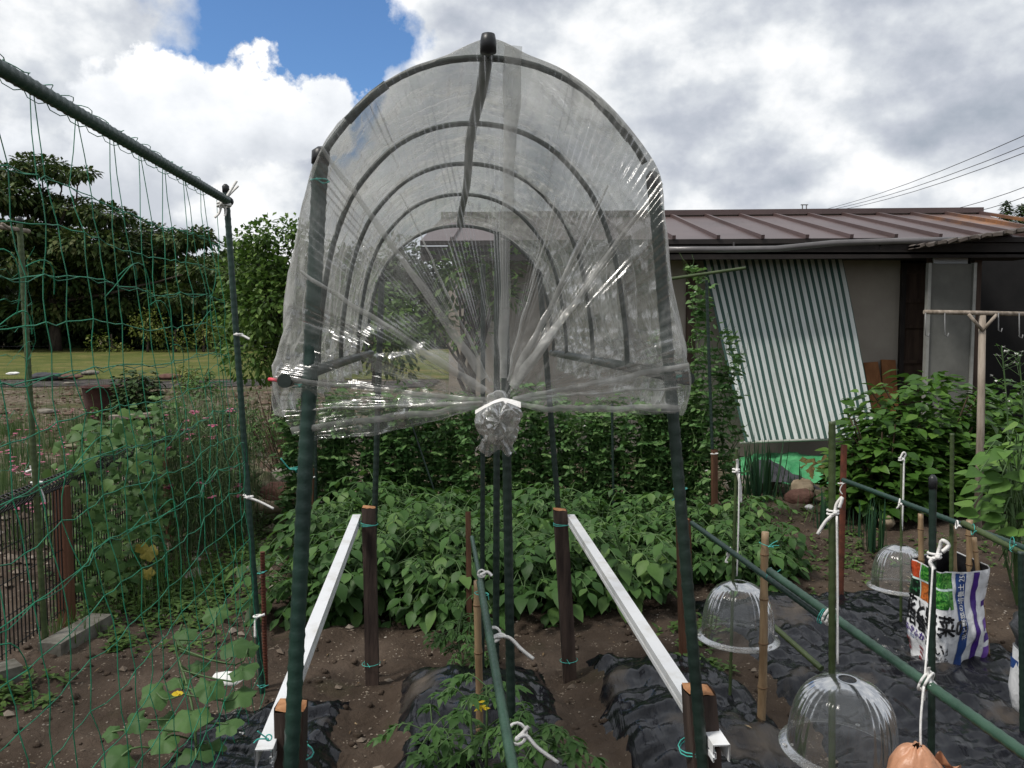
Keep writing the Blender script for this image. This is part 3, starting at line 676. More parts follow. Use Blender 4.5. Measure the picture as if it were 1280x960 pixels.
# striped sheet hanging from the eave
m = MB(); TL, TR, BL, BR = P(878, 322, 9.28), P(1052, 318, 9.28), P(931, 552, 8.55), P(1098, 545, 8.6)
def sf(a, c):
    p = TL.lerp(TR, a).lerp(BL.lerp(BR, a), c)
    k = math.sin(PI*c)
    return p+V((.012*math.sin(a*19)*c, -.02*math.sin(a*9+c*2)*c-.05*math.sin(c*5)*(a > .8)*(a-.8)+.02*fbm((a*4, c*3, 0), 2)*c, -.03*k))
m.grid(sf, 90, 40, M['stripe'])
st = one(m, 'striped_sheet', 'green and white striped cloth sheet leaning against the shed wall', 'striped sheet', TL)
m = MB(); m.tube([BL+V((-.05, 0, -.01)), BR+V((.1, 0, -.01))], .014, M['stripe_bar'], 8); m.build('weight_bar', st)
for k, (a, b_, lab) in enumerate((((1088, 453), (1096, 500), 'orange wooden board leaning on the wall next to the striped sheet'), ((1110, 450), (1113, 500), 'orange wooden board leaning on the wall next to the dark door'))):
    p, q = P(*a, 9.33), P(*b_, 9.2); q = q+(q-p)*.6; m = MB(); m.beam(p, q, .16, .025, M['board'], V((1, 0, 0))); one(m, 'wooden_board', lab, 'board', q)
# covers on the ground by the shed
def mound(name, pxs, d0, d1, hz, mat, lab, cat, seed):
    m = MB(); (xa, xb) = pxs
    def f(a, c):
        d = d0+(d1-d0)*c+.12*fbm((a*3, 0, seed), 2); x = (xa+(xb-xa)*a-640)/F*d+.1*fbm((c*4, 1, seed), 3)
        k = min(1, min(a, 1-a)*5, c*4+.0, (1-c)*4)
        return (x, d, hz*k*(.75+.5*fbm((a*3, c*3, seed), 3))+.02*fbm((a*14, c*9, seed), 3)+.005)
    m.grid(f, 60, 30, mat); p = V(f(.5, .5)); return one(m, name, lab, cat, (p.x, p.y, 0))
mound('green_tarp', (925, 1062), 7.7, 9.1, .16, M['tarp_green'], 'crumpled green tarp on the ground under the striped sheet', 'tarp', 2)
mound('moss_mat', (998, 1046), 7.75, 8.5, .18, M['moss'], 'orange mossy heap on the green tarp', 'moss', 5)
m = MB(); c4 = [P(936, 580, 7.6), P(966, 577, 7.7), P(1030, 612, 6.85), P(940, 604, 7.15)]
m.grid(lambda a, c: (c4[0].lerp(c4[1], a)).lerp(c4[3].lerp(c4[2], a), c)+V((0, 0, .03*fbm((a*4, c*4, 2), 3)+.03*math.sin(PI*a))), 30, 24, M['tarp_black'])
one(m, 'cover_cloth', 'black weed cover cloth sloping beside the green tarp', 'cover cloth', c4[3])
# utility pole and cables
m0 = thing('utility_pole', GP(1005, 433), 'distant utility pole top showing above the maroon roof', 'utility pole')
m0.location = (sx(1005, 46), 46, 0); WL[m0.name] = V(m0.location)
m = MB(); tp = P(1004, 258, 46); m.tube([V((tp.x, 46, 0)), V((tp.x, 46, P(1004, 266, 46).z))], .16, M['steelgrey'], 10); m.build('pole', m0)
m = MB()
for px in (1003, 1008): m.beam(P(px, 256, 46), P(px, 267, 46), .05, .05, M['steelgrey'])
m.beam(P(1001, 256, 46), P(1010, 256, 46), .05, .05, M['steelgrey']); m.build('bracket', m0)
m = MB(); m.beam(P(998, 268, 46), P(1032, 267, 46), .1, .1, M['steelgrey']); m.build('crossarm', m0)
for k, px in enumerate((1019, 1025, 1031)):
    m = MB(); q = P(px, 265.5, 46); m.lathe([(0, .2), (.12, .15), (.08, .05), (.14, 0), (.08, -.08), (0, -.1)], q, M['black_cap'], 10); m.build('insulator', m0)
for k, (a, c, lab) in enumerate((((1019, 265, 46), (1300, 138, 20), 'topmost overhead cable above the shed'), ((1025, 265, 46), (1300, 152, 20), 'overhead cable second from the top above the shed'),
        ((1031, 266, 46), (1300, 161, 20), 'third overhead cable running from the pole insulators'), ((1120, 272, 40), (1300, 206, 22), 'low overhead cable uppermost of the lower group'),
        ((1140, 274, 40), (1300, 219, 22), 'low overhead cable in the middle of the lower group'), ((1200, 272, 40), (1300, 226, 22), 'lowest overhead cable near the conifer tips'))):
    p, q = P(*a), P(*c); q2 = q+(q-p)*.5; m = MB(); pts = []
    for i in range(13):
        f_ = i/12; pts.append(p.lerp(q2, f_)+V((0, 0, -.5*math.sin(PI*f_))))
    m.tube(pts, .011, M['cable'], 5); one(m, 'overhead_cable', lab, 'cable', p)
# rack with hooks
rk = thing('drying_rack', (sx(1226, 5.6), 5.6, 0), 'weathered T-shaped wooden rack with wire hooks before the lean-to', 'rack')
m = MB(); b0 = P(1224, 610, 5.6); b0 = V((b0.x, 5.6, 0)); m.tube([b0, b0.lerp(P(1228, 395, 5.6), .5)+V((.006, 0, 0)), P(1228, 394, 5.6)], [.027, .025, .022], M['greywood'], 10); m.build('post', rk)
m = MB(); m.tube([P(1155, 390, 5.6), P(1215, 391, 5.6), P(1305, 393, 5.6)], .015, M['greywood'], 8); m.build('crossbar', rk)
for sx_ in (1211, 1246):
    m = MB(); m.tube([P(sx_, 393, 5.57), P(1228, 413, 5.58)], .011, M['greywood'], 7); m.build('brace', rk)
for px, l in ((1157, 28), (1181, 28), (1248, 22), (1274, 30)):
    m = MB(); a = P(px, 391, 5.58); c = P(px, 391+l, 5.58)
    m.tube([a, c, c+V((.02, 0, -.01)), c+V((.025, 0, .015))], .004, M['steelgrey'], 5); m.build('hook', rk)
# bin, plank
bn = thing('planter_bin', P(131, 524, 12.6), 'rusty maroon bin with a flared rim by the clipped shrub', 'bin')
m = MB(); q = P(131, 524, 12.6); hh = P(131, 483, 12.6).z-q.z
prof = [(.0, 0), (.24, 0), (.28, hh*.5), (.31, hh*.97), (.345, hh), (.33, hh+.005), (.29, hh*.9), (.0, hh*.88)]
m.lathe(prof, q, M['bin'], 28, lambda a, i, z: 1+.08*math.cos(4*a+.5)); m.build('bin_body', bn)
m = MB(); m.lathe([(0, hh*.92), (.29, hh*.915)], q, M['soil'], 20); m.build('soil', bn)
p, q = P(137, 522, 10.6), P(236, 515, 10.9); m = MB(); m.beam(p, q, .16, .05, M['greywood'], V((0, 1, 0))); one(m, 'plank', 'weathered pale plank lying across the gravel by the bin', 'plank', p)
for k, (px, py, d, rx, mat, lab) in enumerate(((16, 466, 23.5, .28, 'paper', 'white flat stone at the lawn edge on the far side of the net'), (60, 470, 22.5, .8, 'tarp_black', 'long dark heap along the lawn edge'), (112, 465, 23.5, .45, 'rockgrey', 'pale long kerb stone at the lawn edge'),
        (88, 470, 22.3, .5, 'rockred', 'dark stone heap at the lawn edge near the bin'), (212, 470, 22.5, .5, 'rockred', 'brown stone behind the clipped shrub'), (60, 512, 10.5, .2, 'rockgrey', 'pale lying stone near the pink flowers'), (86, 478, 18, .2, 'rockgrey', 'grey boulder on the gravel behind the bin'), (92, 555, 7.7, .14, 'rockmoss', 'stone among the pink flowers behind the fence'))):
    rock(px, py, d, rx*.62, rx*.45, rx*.16, M[mat], lab, 30+k, -.02)
# ------------------------------------------------------------------ trees
def crown_leaves(m, clumps, nper, L, mat, seed, flat=1.0, up=.5, mat2=None):
    r = random.Random(seed)
    for (c, rx, rz) in clumps:
        for i in range(int(nper*rx*rx)):
            d = V((r.gauss(0, 1), r.gauss(0, 1), r.gauss(0, 1))).normalized()
            k = r.random()**.35*(1+.25*fbm((c.x+d.x*2, c.y+d.y*2, c.z+d.z*2), 2))
            p = V(c)+V((d.x*rx, d.y*rx, d.z*rz))*k
            dd = (d+V((r.uniform(-.8, .8), r.uniform(-.8, .8), r.uniform(-.9, .3)))).normalized()
            nn = V((r.uniform(-.6, .6), r.uniform(-.6, .6), up+r.random()))
            l = L*r.uniform(.6, 1.3); m.quadleaf(p, dd, nn, l, l*.55, mat2 if mat2 and r.random() < .18 else mat)
def limb(m, p, q, r0, r1, mat, seed, n=6, wob=.12):
    L = (V(q)-V(p)).length; pts = [V(p).lerp(V(q), i/n)+V((fbm((i*.7, seed, 0), 2), fbm((i*.7, seed, 5), 2), 0))*wob*L*math.sin(PI*i/n) for i in range(n+1)]
    m.tube(pts, [r0+(r1-r0)*i/n for i in range(n+1)], mat, 7); return pts
def tree(name, base, label, clumps, nper, L, mat, seed, trunk_r, group=None, flat=1, up=.5, mat2=None, trunk_top=.75):
    base = V(base); e = thing(name, base, label, 'tree', group)
    top = max(c.z+rz for c, rx, rz in clumps); r = random.Random(seed)
    m = MB(); tp = base+V((0, 0, (top-base.z)*trunk_top)); limb(m, base-V((0, 0, .1)), tp, trunk_r, trunk_r*.3, M['bark'], seed, 8, .05)
    for i, (c, rx, rz) in enumerate(clumps):
        k = r.uniform(.25, .8); a = base.lerp(tp, k); limb(m, a, V(c)+V((0, 0, -rz*.2)), trunk_r*.4*(1-k*.5), trunk_r*.08, M['bark'], seed+i)
    m.build('trunk', e)
    m = MB(); crown_leaves(m, clumps, nper, L, mat, seed+1, flat, up, mat2); m.build('crown', e); return e
def px_clumps(lst, d, flat=.5, seed=0, sd=1.2):
    r = random.Random(seed); out = []
    for (px, py, rp) in lst:
        dd = d+r.uniform(-sd, sd); out.append((P(px, py, dd), rp/F*d, rp/F*d*flat))
    return out
D1 = 50
cl = px_clumps([(15, 215, 26), (50, 207, 32), (78, 218, 24), (30, 250, 48), (80, 262, 44), (105, 215, 15), (-20, 240, 50), (60, 300, 60), (130, 268, 36), (115, 305, 55), (170, 292, 46), (150, 325, 55), (200, 310, 38),
                (225, 300, 30), (245, 292, 22), (10, 330, 70), (90, 350, 60), (195, 345, 48), (235, 335, 36), (-40, 300, 60), (-50, 350, 60), (20, 290, 40), (150, 378, 50), (60, 385, 55), (230, 370, 44), (262, 335, 34), (0, 392, 50), (250, 300, 20), (110, 395, 40)], D1, .34, 3, 2.5)
tree('spreading_tree', (sx(70, D1), D1, .2), 'tall dark spreading tree with layered branches behind the green net', cl, 320, .36, M['leaftree'], 21, .38, flat=.4, up=1.2, mat2=M['leafdark'])
fr_ = random.Random(77)
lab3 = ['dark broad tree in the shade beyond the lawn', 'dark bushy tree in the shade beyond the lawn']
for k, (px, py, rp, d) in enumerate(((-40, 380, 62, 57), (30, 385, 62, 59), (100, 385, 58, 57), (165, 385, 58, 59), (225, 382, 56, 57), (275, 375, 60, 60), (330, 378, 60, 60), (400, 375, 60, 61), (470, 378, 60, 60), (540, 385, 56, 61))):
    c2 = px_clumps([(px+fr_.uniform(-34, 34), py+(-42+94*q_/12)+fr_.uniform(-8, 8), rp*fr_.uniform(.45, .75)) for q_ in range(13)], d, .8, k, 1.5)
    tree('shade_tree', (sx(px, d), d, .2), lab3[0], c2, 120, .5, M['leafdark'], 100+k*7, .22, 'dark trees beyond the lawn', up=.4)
for k, (px, py, rp, lab) in enumerate(((140, 425, 24, 'yellow green shrub at the left end of the pale shrubs beyond the lawn'), (185, 408, 26, 'tall yellow green shrub in the middle beyond the lawn'), (255, 412, 26, 'yellow green shrub beside the round tree beyond the lawn'), (220, 420, 20, 'low yellow green shrub between two taller ones beyond the lawn'))):
    c2 = px_clumps([(px+fr_.uniform(-18, 18), py+fr_.uniform(-12, 18), rp*fr_.uniform(.4, .7)) for _ in range(8)], 47, .8, k, .6)
    tree('pale_shrub', (sx(px, 47), 47, .2), lab, c2, 150, .2, M['leafyel'], 300+k, .08, up=.6)
cl = px_clumps([(350, 320, 42), (330, 330, 40), (300, 345, 30), (295, 385, 34), (330, 390, 48), (375, 340, 50), (380, 300, 26), (320, 440, 44), (355, 430, 48), (300, 300, 16), (330, 290, 20), (365, 285, 18), (290, 430, 24), (400, 420, 50), (395, 370, 46), (345, 365, 50), (318, 300, 22)], 10.5, .9, 9, .35)
tree('round_tree', (sx(345, 10.5), 10.5, 0), 'bushy bright green round tree left of the plastic tunnel', cl, 3100, .085, M['leafbay'], 41, .06, up=.4)
for k, (px, py, rp, d, lab) in enumerate(((470, 395, 70, 16, 'green tree seen through the left half of the plastic curtain'), (588, 372, 52, 8.7, 'small green tree seen through the middle of the plastic curtain'))):
    c2 = px_clumps([(px+fr_.uniform(-42, 42), py+fr_.uniform(-40, 45), rp*fr_.uniform(.4, .65)) for _ in range(12)], d, .9, 50+k, .6 if d > 10 else .2)
    tree('garden_tree', (sx(px, d), d, 0), lab, c2, 560 if d > 10 else 1500, .15 if d > 10 else .09, M['leafbay'], 500+k, .08, up=.4)
for k, (px, py, d, h, lab) in enumerate(((1258, 250, 70, 26, 'dark conifer tip above the right end of the roof'), (1277, 254, 74, 22, 'smaller conifer tip at the far right above the roof'), (925, 268, 60, 6, 'tiny tree tip peeking over the roof ridge'))):
    e = thing('conifer', (sx(px, d), d, 0), lab, 'tree'); tp = P(px, py, d); m = MB(); m.tube([(tp.x, d, 0), tp], [.3, .03], M['bark'], 7); m.build('trunk', e)
    m = MB(); r = random.Random(k)
    for i in range(900):
        f_ = r.random()**.7; z = tp.z-f_*h/F*d*2.4; a = r.uniform(0, 6.3); q = r.random()*(.15+f_*(.95 if k < 2 else 1.6))
        m.quadleaf((tp.x+q*math.cos(a), d+q*math.sin(a), z), V((math.cos(a), math.sin(a), -.3)), UP, .45, .2, M['leafdark'])
    m.build('crown', e)
# ------------------------------------------------------------------ plastic rain shelter
UC = .115
def hoop_pts(s, dz=0, wk=1.0, low=1.36, du=0, n=44):
    half = [(-.384, 1.36), (-.38, 1.46), (-.352, 1.64), (-.309, 1.765), (-.262, 1.838), (-.19, 1.910), (-.1, 1.954), (0, 1.968)]
    pr = half+[(-a, z) for a, z in half[-2::-1]]
    return catmull([G(UC-.026+du+a*wk, s, z+dz*max(0, (z-1.36)/.62)) for a, z in pr], n)
sh = thing('rain_shelter', G(UC, 2.4, 0), 'arched green pole frame of the plastic rain shelter', 'shelter frame')
HS = [(1.56, 0), (2.05, 0), (2.52, -.005), (3.05, -.012), (3.40, -.085)]
for k, (s, dz) in enumerate(HS):
    hp = hoop_pts(s, dz); m = MB(); m.tube(hp if k else hp[10:35], .0068 if k else .0064, M['hoop'], 8)
    if k == 0:
        for f_ in (.3, .67):
            pp = hoop_pts(s, dz); i = int(f_*44); m.tube(pp[i:i+4], .0085, M['hoop'], 8)
    m.build('hoop', sh)
m = MB()
pts = [G(UC-.025+.004*math.sin(i), 1.50+1.92*i/12, 1.978-.088*max(0, i/12-.4)/.6) for i in range(13)]; m.tube(pts, .0125, M['hoop'], 10)
m.lathe([(0, .016), (.012, .012), (.0145, 0), (.0145, -.02), (0, -.022)], pts[0]+V((0, 0, 0)), M['black_cap'], 12); m.build('ridge_pole', sh)
for du in (-.402, .366):
    m = MB(); m.tube([G(UC+du, 1.56, 1.372), G(UC+du, 2.5, 1.37), G(UC+du*.99, 3.48, 1.365)], .0135, M['hoop'], 10); m.build('side_pole', sh)
def ribbed(m, p, q, r, mat, pitch=.035, n=10, cap=True, amp=.10):
    p, q = V(p), V(q); L = (q-p).length; k = max(4, int(L/pitch)*4); pts, rr = [], []
    for i in range(k+1):
        pts.append(p.lerp(q, i/k)); rr.append(r*(1+(amp if i % 4 == 0 else 0)))
    m.tube(pts, rr, mat, n)
    if cap:
        d = (q-p).normalized(); m.tube([q-d*.02, q+d*.004, q+d*.012], [r*1.18, r*1.18, r*.5], M['black_cap'], n)
for (a, b_, da, db, r, mat) in (((361, 1010), (401, 192), 1.51, 1.575, .0142, 'pole'), ((884, 1020), (816, 222), 1.55, 1.59, .0112, 'pole_dark'), ((462, 866), (477, 345), 3.40, 3.37, .012, 'pole_dark'), ((716, 862), (674, 340), 3.44, 3.38, .012, 'pole_dark')):
    m = MB(); p, q = P(*a, da), P(*b_, db); p = p+(p-q)*((p.z+.05)/(q.z-p.z)) if p.z > 0 else p
    ribbed(m, p, q, r, M[mat], .03); m.build('post', sh)

cov = thing('plastic_cover', G(UC, 1.6, 1.36), 'wrinkled clear plastic cover gathered into a knot at the front of the shelter', 'plastic cover')
def hoop_at(s):
    for i in range(len(HS)-1):
        if s <= HS[i+1][0] or i == len(HS)-2:
            f_ = (s-HS[i][0])/(HS[i+1][0]-HS[i][0]); return HS[i][1]+(HS[i+1][1]-HS[i][1])*f_, f_
def crk_(p, sc_):
    d = noise.voronoi(V(p)*sc_)[0]
    return min(.35, d[1]-d[0])/.35
bnd_px = [(388, 553), (362, 535), (352, 505), (344, 466), (358, 440), (368, 398), (371, 350), (374, 290), (384, 232), (402, 185), (430, 148), (466, 113), (512, 85), (562, 68), (612, 48), (660, 68), (706, 88), (752, 122), (792, 166), (824, 215), (829, 262), (834, 330), (843, 400), (862, 462), (858, 492), (845, 517)]
BN = 260
bnd = catmull([P(px, py, 1.528+(.02 if py > 420 else 0)) for px, py in bnd_px], BN)
def roof_fn(a, c):
    # a along the section (0 left bottom .. 1 right bottom), c along the tunnel
    s = 1.53+1.945*c
    dz, f_ = hoop_at(min(max(s, 1.56), 3.4)); sag = -.016*math.sin(PI*min(max(f_, 0), 1))
    b0 = bnd[int(round((.12+.88*a if a < .5 else .56+.72*(a-.5))*BN))]
    q = 2*a-1; ab = abs(q)
    pp = hoop_fn(q, dz+sag)
    u, z = pp
    ridge = max(0, 1-abs(u-(UC-.02))/.13)
    z += .022*ridge**1.2+.006
    flare = max(0, ab-.9)/.1
    wr = .010*fbm((q*5+s*2, s*5, 1), 3)+.006*fbm((q*14, s*9+q*6, 2), 2)+(.006+.012*max(0, ab-.45))*(crk_((q*6+.4*fbm((q*4, s*5, 3), 2), s*6, 1.3), 1.3)-.5)
    r = 1+wr/.4+.02; r += .035*flare*fbm((s*7, 3, q), 2)
    u = UC+(u-UC)*r; z = z+wr*.7-flare*.05
    p = G(u, s, z)
    k = max(0, 1-c*1.945/.10)
    return p.lerp(b0, k*k*(3-2*k)) if k > 0 else p
_half = [(-.40, 1.34), (-.398, 1.38), (-.38, 1.46), (-.352, 1.64), (-.309, 1.765), (-.262, 1.838), (-.19, 1.910), (-.1, 1.954), (0, 1.968)]
_pr = catmull([V((a, z, 0)) for a, z in _half+[(-a, z) for a, z in _half[-2::-1]]], 200)
def hoop_fn(q, dz):
    p = _pr[int(round((q*.5+.5)*200))]; return (UC-.026+p.x, p.y+dz*max(0, (p.y-1.36)/.62))
m = MB(); m.grid(roof_fn, 260, 220, M['film_roof']); m.build('roof_sheet', cov)
# front curtain: a fan from the arch edge to the knot
K = P(625, 497, 1.49)
r3 = random.Random(8); creases = sorted([(r3.random(), r3.uniform(.004, .012), r3.uniform(.25, .9)) for _ in range(9)])
def crk(p, sc_):
    d = noise.voronoi(V(p)*sc_)[0]
    return min(.35, d[1]-d[0])/.35
def curtain_fn(a, c):
    B = bnd[int(round(a*BN))]; ang = PI*(1.18-1.36*a)
    E = K+V((math.cos(ang)*.010, -.004, math.sin(ang)*.009-.004))
    ce = c**1.0; p = B.lerp(E, ce)
    rd = (E-B); L = rd.length; nrm = V((0, -1, 0)); tang = rd.cross(nrm).normalized()
    env = min(1, c*6)*min(1, (1-c)*3+.12)
    low = max(0, min(1, (1.56-p.z)/.16))*(.4+.6*(abs(a-.55) > .2)); crum = .013*(crk((p.x+.05*fbm((p.z*9, p.x*9, 2), 2), p.z*1.7, 3.1), 9)-.5)+.005*(crk((p.x, p.z, 7.7), 24)-.5)
    fall = .026*fbm((a*7, c*.9, 11), 2)*(.3+.7*c)+.006*fbm((a*22, c*1.2, 7), 2)*(.2+.8*c)
    cr = 0
    for (pos, amp, st) in creases:
        x = abs(a-pos)*(1.15-c)*26
        if x < 1 and c > st*.6: cr += amp*1.0*(1-x)*min(1, (c-st*.6)*5)
    nz = .012*fbm((p.x*6, p.z*6, 4), 3)+.0015*fbm((p.x*30, p.z*30, 1), 2)
    p = p+nrm*((fall*.9+cr+nz+crum*low)*env-.03*math.sin(PI*c)*math.sin(PI*min(1, max(0, (a-.1)/.8))))
    p = p+tang*(.010*fbm((a*13, c*1.5, 5), 2)*env*c)
    edge = min(a, 1-a)
    if edge < .02: p = p+V((0, 0, -.010*math.sin(PI*c)+.006*fbm((c*4, a*40, 0), 2)))
    return p
m = MB(); m.grid(curtain_fn, 520, 70, M['film_front']); fc = m.build('front_curtain', cov)
# rolled folds of doubled film running to the knot
m = MB()
for (a, w0, w1, c0, c1) in ((.362, .008, .020, .0, .93), (.72, .006, .016, .2, .95), (.772, .007, .020, .0, .95), (.25, .007, .018, .02, .95), (.11, .010, .014, .0, .97), (.035, .016, .014, .0, .97), (.068, .004, .010, .0, .95),
                            (.915, .013, .012, .0, .96), (.985, .016, .012, .0, .97), (.945, .005, .009, .05, .96), (.585, .034, .016, .0, .95), (.42, .003, .007, .3, .95), (.66, .003, .006, .35, .95)):
    n_ = 46; b0 = len(m.v)
    for i in range(n_+1):
        c = c0+(c1-c0)*i/n_; p = V(curtain_fn(a, c)); p2 = V(curtain_fn(min(1, a+.004), c)); t_ = (V(curtain_fn(a, min(1, c+.01)))-V(curtain_fn(a, c-.01 if c > .01 else 0))).normalized()
        sd_ = t_.cross(V((0, -1, 0))).normalized(); w_ = (w0+(w1-w0)*i/n_)*(.75+.45*abs(fbm((i*.09, a*50, 0), 2)))*.5
        o = V((0, -.0035, 0)); jit = .004*fbm((i*.13, a*30, 3), 2)
        m.v += [p+o+sd_*(w_+jit), p+o*2.2+sd_*jit, p+o-sd_*(w_-jit)]
    for i in range(n_):
        q = b0+i*3; m.face([q, q+1, q+4, q+3], M['film_fold'], True); m.face([q+1, q+2, q+5, q+4], M['film_fold'], True)
m.build('fold', cov)
# knot: a twisted ball of film under the tie
m = MB(); kc = P(625, 529, 1.47)
def kf(a, c):
    th = PI*c; ph = 2*PI*a
    q = (3*ph/(2*PI)+2.3*c) % 1.0; lip = q if q < .86 else (1-q)/.14*.86
    r = .040*(.74+.42*lip+.26*fbm((math.cos(ph)*1.6, math.sin(ph)*1.6, th*1.4), 2))
    return kc+V((r*math.sin(th)*math.cos(ph)*.98, -r*.85*math.cos(th), r*1.12*math.sin(th)*math.sin(ph)+.006))
m.grid(kf, 200, 80, M['film_knot'])
def flap(a, c):
    ph = -2.5+2.4*a; r = .020+.020*c
    return kc+V((r*math.cos(ph)*1.05-.012, -.022+.01*c+.004*math.sin(a*25), -.022-.030*c+.006*math.sin(a*16)+.006*fbm((a*5, c*3, 1), 2)))
m.grid(flap, 40, 14, M['film_knot']); m.build('knot', cov)
m = MB(); pts = [P(x, y, d) for x, y, d in ((594, 515, 1.42), (606, 508, 1.415), (618, 502, 1.41), (628, 499, 1.412), (640, 502, 1.41), (651, 506, 1.407))]
b0 = len(m.v)
for i, p in enumerate(pts):
    wz = (.0055, .0045, .004, .005, .007, .009)[i]; m.v += [p+V((0, 0, wz*.55)), p+V((0, -.005, -wz*.55))]
for i in range(5): m.face([b0+2*i, b0+2*i+1, b0+2*i+3, b0+2*i+2], M['cord'], True)
m.build('tie', cov)

# ------------------------------------------------------------------ stakes, rails and poles
def stake(px0, py0, px1, py1, d0, d1, wd, lab, mat='stake', name='wooden_stake', top=True, h=.9, group=None):
    p, q = P(px0, py0, d0), P(px1, py1, d1)                       # top, lower point
    q = p+(q-p)*((p.z+.12)/(p.z-q.z)); m = MB(); n_ = 14
    ax = (p-q).normalized(); x, y = NN, AX; b0 = len(m.v); k = 12
    for i in range(n_+1):
        c = q.lerp(p, i/n_); w_ = wd*.5*(1+.05*fbm((i*.6, px0, 0), 2))
        for j in range(k):
            a = 2*PI*j/k+.26; e = (abs(math.cos(a))**9+abs(math.sin(a))**9)**(-1/9)
            m.v.append(c+(x*math.cos(a)+y*math.sin(a))*w_*e*(1+.04*fbm((j*1.3, i*.2, py0), 2)))
    for i in range(n_):
        for j in range(k):
            j2 = (j+1) % k; m.face([b0+i*k+j, b0+i*k+j2, b0+(i+1)*k+j2, b0+(i+1)*k+j], M[mat], False)
    e = thing(name, (q.x, q.y, 0), lab, 'stake', group); m.build('shaft', e)
    if top:
        m = MB(); c = p+V((0, 0, .002)); tv = [m_ for m_ in range(k)]; m.v.append(c+V((0, 0, .004))); 
        for j in range(k):
            a = 2*PI*j/k+.26; ee = (abs(math.cos(a))**9+abs(math.sin(a))**9)**(-1/9)
            m.v.append(c+(x*math.cos(a)+y*math.sin(a))*wd*.47*ee+V((0, 0, .002*math.sin(j*2.1)-.006*(math.cos(a) > .5))))
        for j in range(k): m.face([0, 1+j, 1+(j+1) % k], M['stake_end'], False)
        m.build('sawn_top', e)
    return e
stake(364, 882, 364, 960, 1.57, 1.57, .060, 'square dark stake with a pale sawn top behind the thick left tunnel post')
stake(873, 862, 880, 960, 1.60, 1.60, .060, 'square dark stake with a pale sawn top at the foot of the right tunnel post')
stake(461, 634, 466, 874, 3.32, 3.30, .056, 'dark stake holding the far end of the left white rail')
stake(700, 637, 713, 858, 3.38, 3.40, .058, 'dark stake holding the far end of the right white rail')
stake(854, 648, 858, 826, 3.62, 3.60, .058, 'faded brown stake behind the right tunnel post beside the potatoes', 'brownstake')
stake(585, 640, 587, 800, 3.95, 3.90, .026, 'thin red-brown stake at the far end of the middle green pole', 'brownstake', top=False)
stake(388, 586, 387, 660, 5.5, 5.5, .05, 'brown round stake with a white tie behind the thick left tunnel post', 'brownstake', top=False)
stake(893, 562, 893, 650, 5.7, 5.7, .04, 'short brown stake among the peas near the leeks', 'brownstake', top=False)
stake(1055, 556, 1051, 720, 4.35, 4.3, .026, 'rusty red stake at the far end of the farther right green pole', 'rust', name='rusty_stake', top=False)
def rail(pa, pb_, lab, flip=1):
    p, q = V(pa), V(pb_); d = (q-p).normalized(); sd_ = V((d.y, -d.x, 0)).normalized(); up = sd_.cross(d); m = MB(); w_, h_ = .0165, .017; tk = .0022; sd_ = sd_*flip
    sec = [(-w_, -h_), (-w_, h_), (w_, h_), (w_, -h_*.1), (w_*.8, -h_*.1), (w_*.8, -h_*.45), (w_, -h_*.45), (w_, -h_), (w_-tk, -h_), (w_-tk, -h_*.6), (w_*.62, -h_*.6), (w_*.62, h_*.1), (w_-tk, h_*.1), (w_-tk, h_-tk), (-w_+tk, h_-tk), (-w_+tk, -h_)]
    k = len(sec)
    for c in (p, q): m.v += [c+sd_*x+up*y for x, y in sec]
    for j in range(k): m.face([j, (j+1) % k, k+(j+1) % k, k+j], M['white_rail'], False)
    return one(m, 'white_rail', lab, 'rail', p)
rail(P(330, 948, 1.50), P(446, 648, 3.37), 'white plastic rail along the left row of tunnel stakes')
rail(P(902, 942, 1.52), P(713, 648, 3.40), 'white plastic rail along the right row of tunnel stakes', -1)
def pole(name, a, b_, r, mat, lab, cat='pole', group=None, ground=True, cap=False, pitch=.03, n=9):
    p, q = V(a), V(b_)                                            # bottom, top
    if ground: p = p+(p-q)*((p.z+.06)/(q.z-p.z))
    m = MB(); ribbed(m, p, q, r, M[mat], pitch, n, cap); return one(m, name, lab, cat, (p.x, p.y, max(0, p.z)) , group)
# crop poles down the middle
pole('garden_pole', P(640, 960, 2.3), P(629, 300, 2.3), .0128, 'pole_dark', 'dark green pole under the film knot nearest the camera')
pole('garden_pole', P(620, 790, 2.85), P(622, 290, 2.85), .0115, 'pole_dark', 'dark green pole just left of the nearest middle pole')
pole('garden_pole', P(603, 728, 3.3), P(604, 330, 3.3), .0095, 'pole_dark', 'farthest dark green pole of the middle row in the tunnel')
pole('garden_pole', P(395, 650, 5.7), P(394, 545, 5.7), .012, 'pole_dark', 'dark pole at the left end of the pea row')
pole('garden_pole', P(893, 640, 5.72), P(883, 350, 5.75), .011, 'pole_dark', 'tall green pole carrying the peas in front of the striped sheet')
pole('garden_pole', P(767, 640, 5.75), P(765, 505, 5.75), .009, 'pole_dark', 'dark pole inside the pea row right of the knot')
pole('garden_pole', P(552, 640, 5.8), P(507, 508, 5.85), .007, 'pole_dark', 'slanting thin pole in the pea row left of the knot')
pole('pea_crossbar', P(835, 349, 5.72), P(932, 335, 5.72), .011, 'pole_olive', 'slightly tilted green bar at the top of the tall pea vine', ground=False)
# middle low bar
pole('horizontal_pole', P(648, 1000, 1.35), P(600, 728, 2.5), .0105, 'pole_bar', 'thick green horizontal pole down the middle of the tunnel', ground=False)
pole('horizontal_pole', P(604, 745, 2.4), P(590, 672, 3.1), .008, 'pole_bar', 'thin green extension pole at the far end of the middle horizontal pole', ground=False)
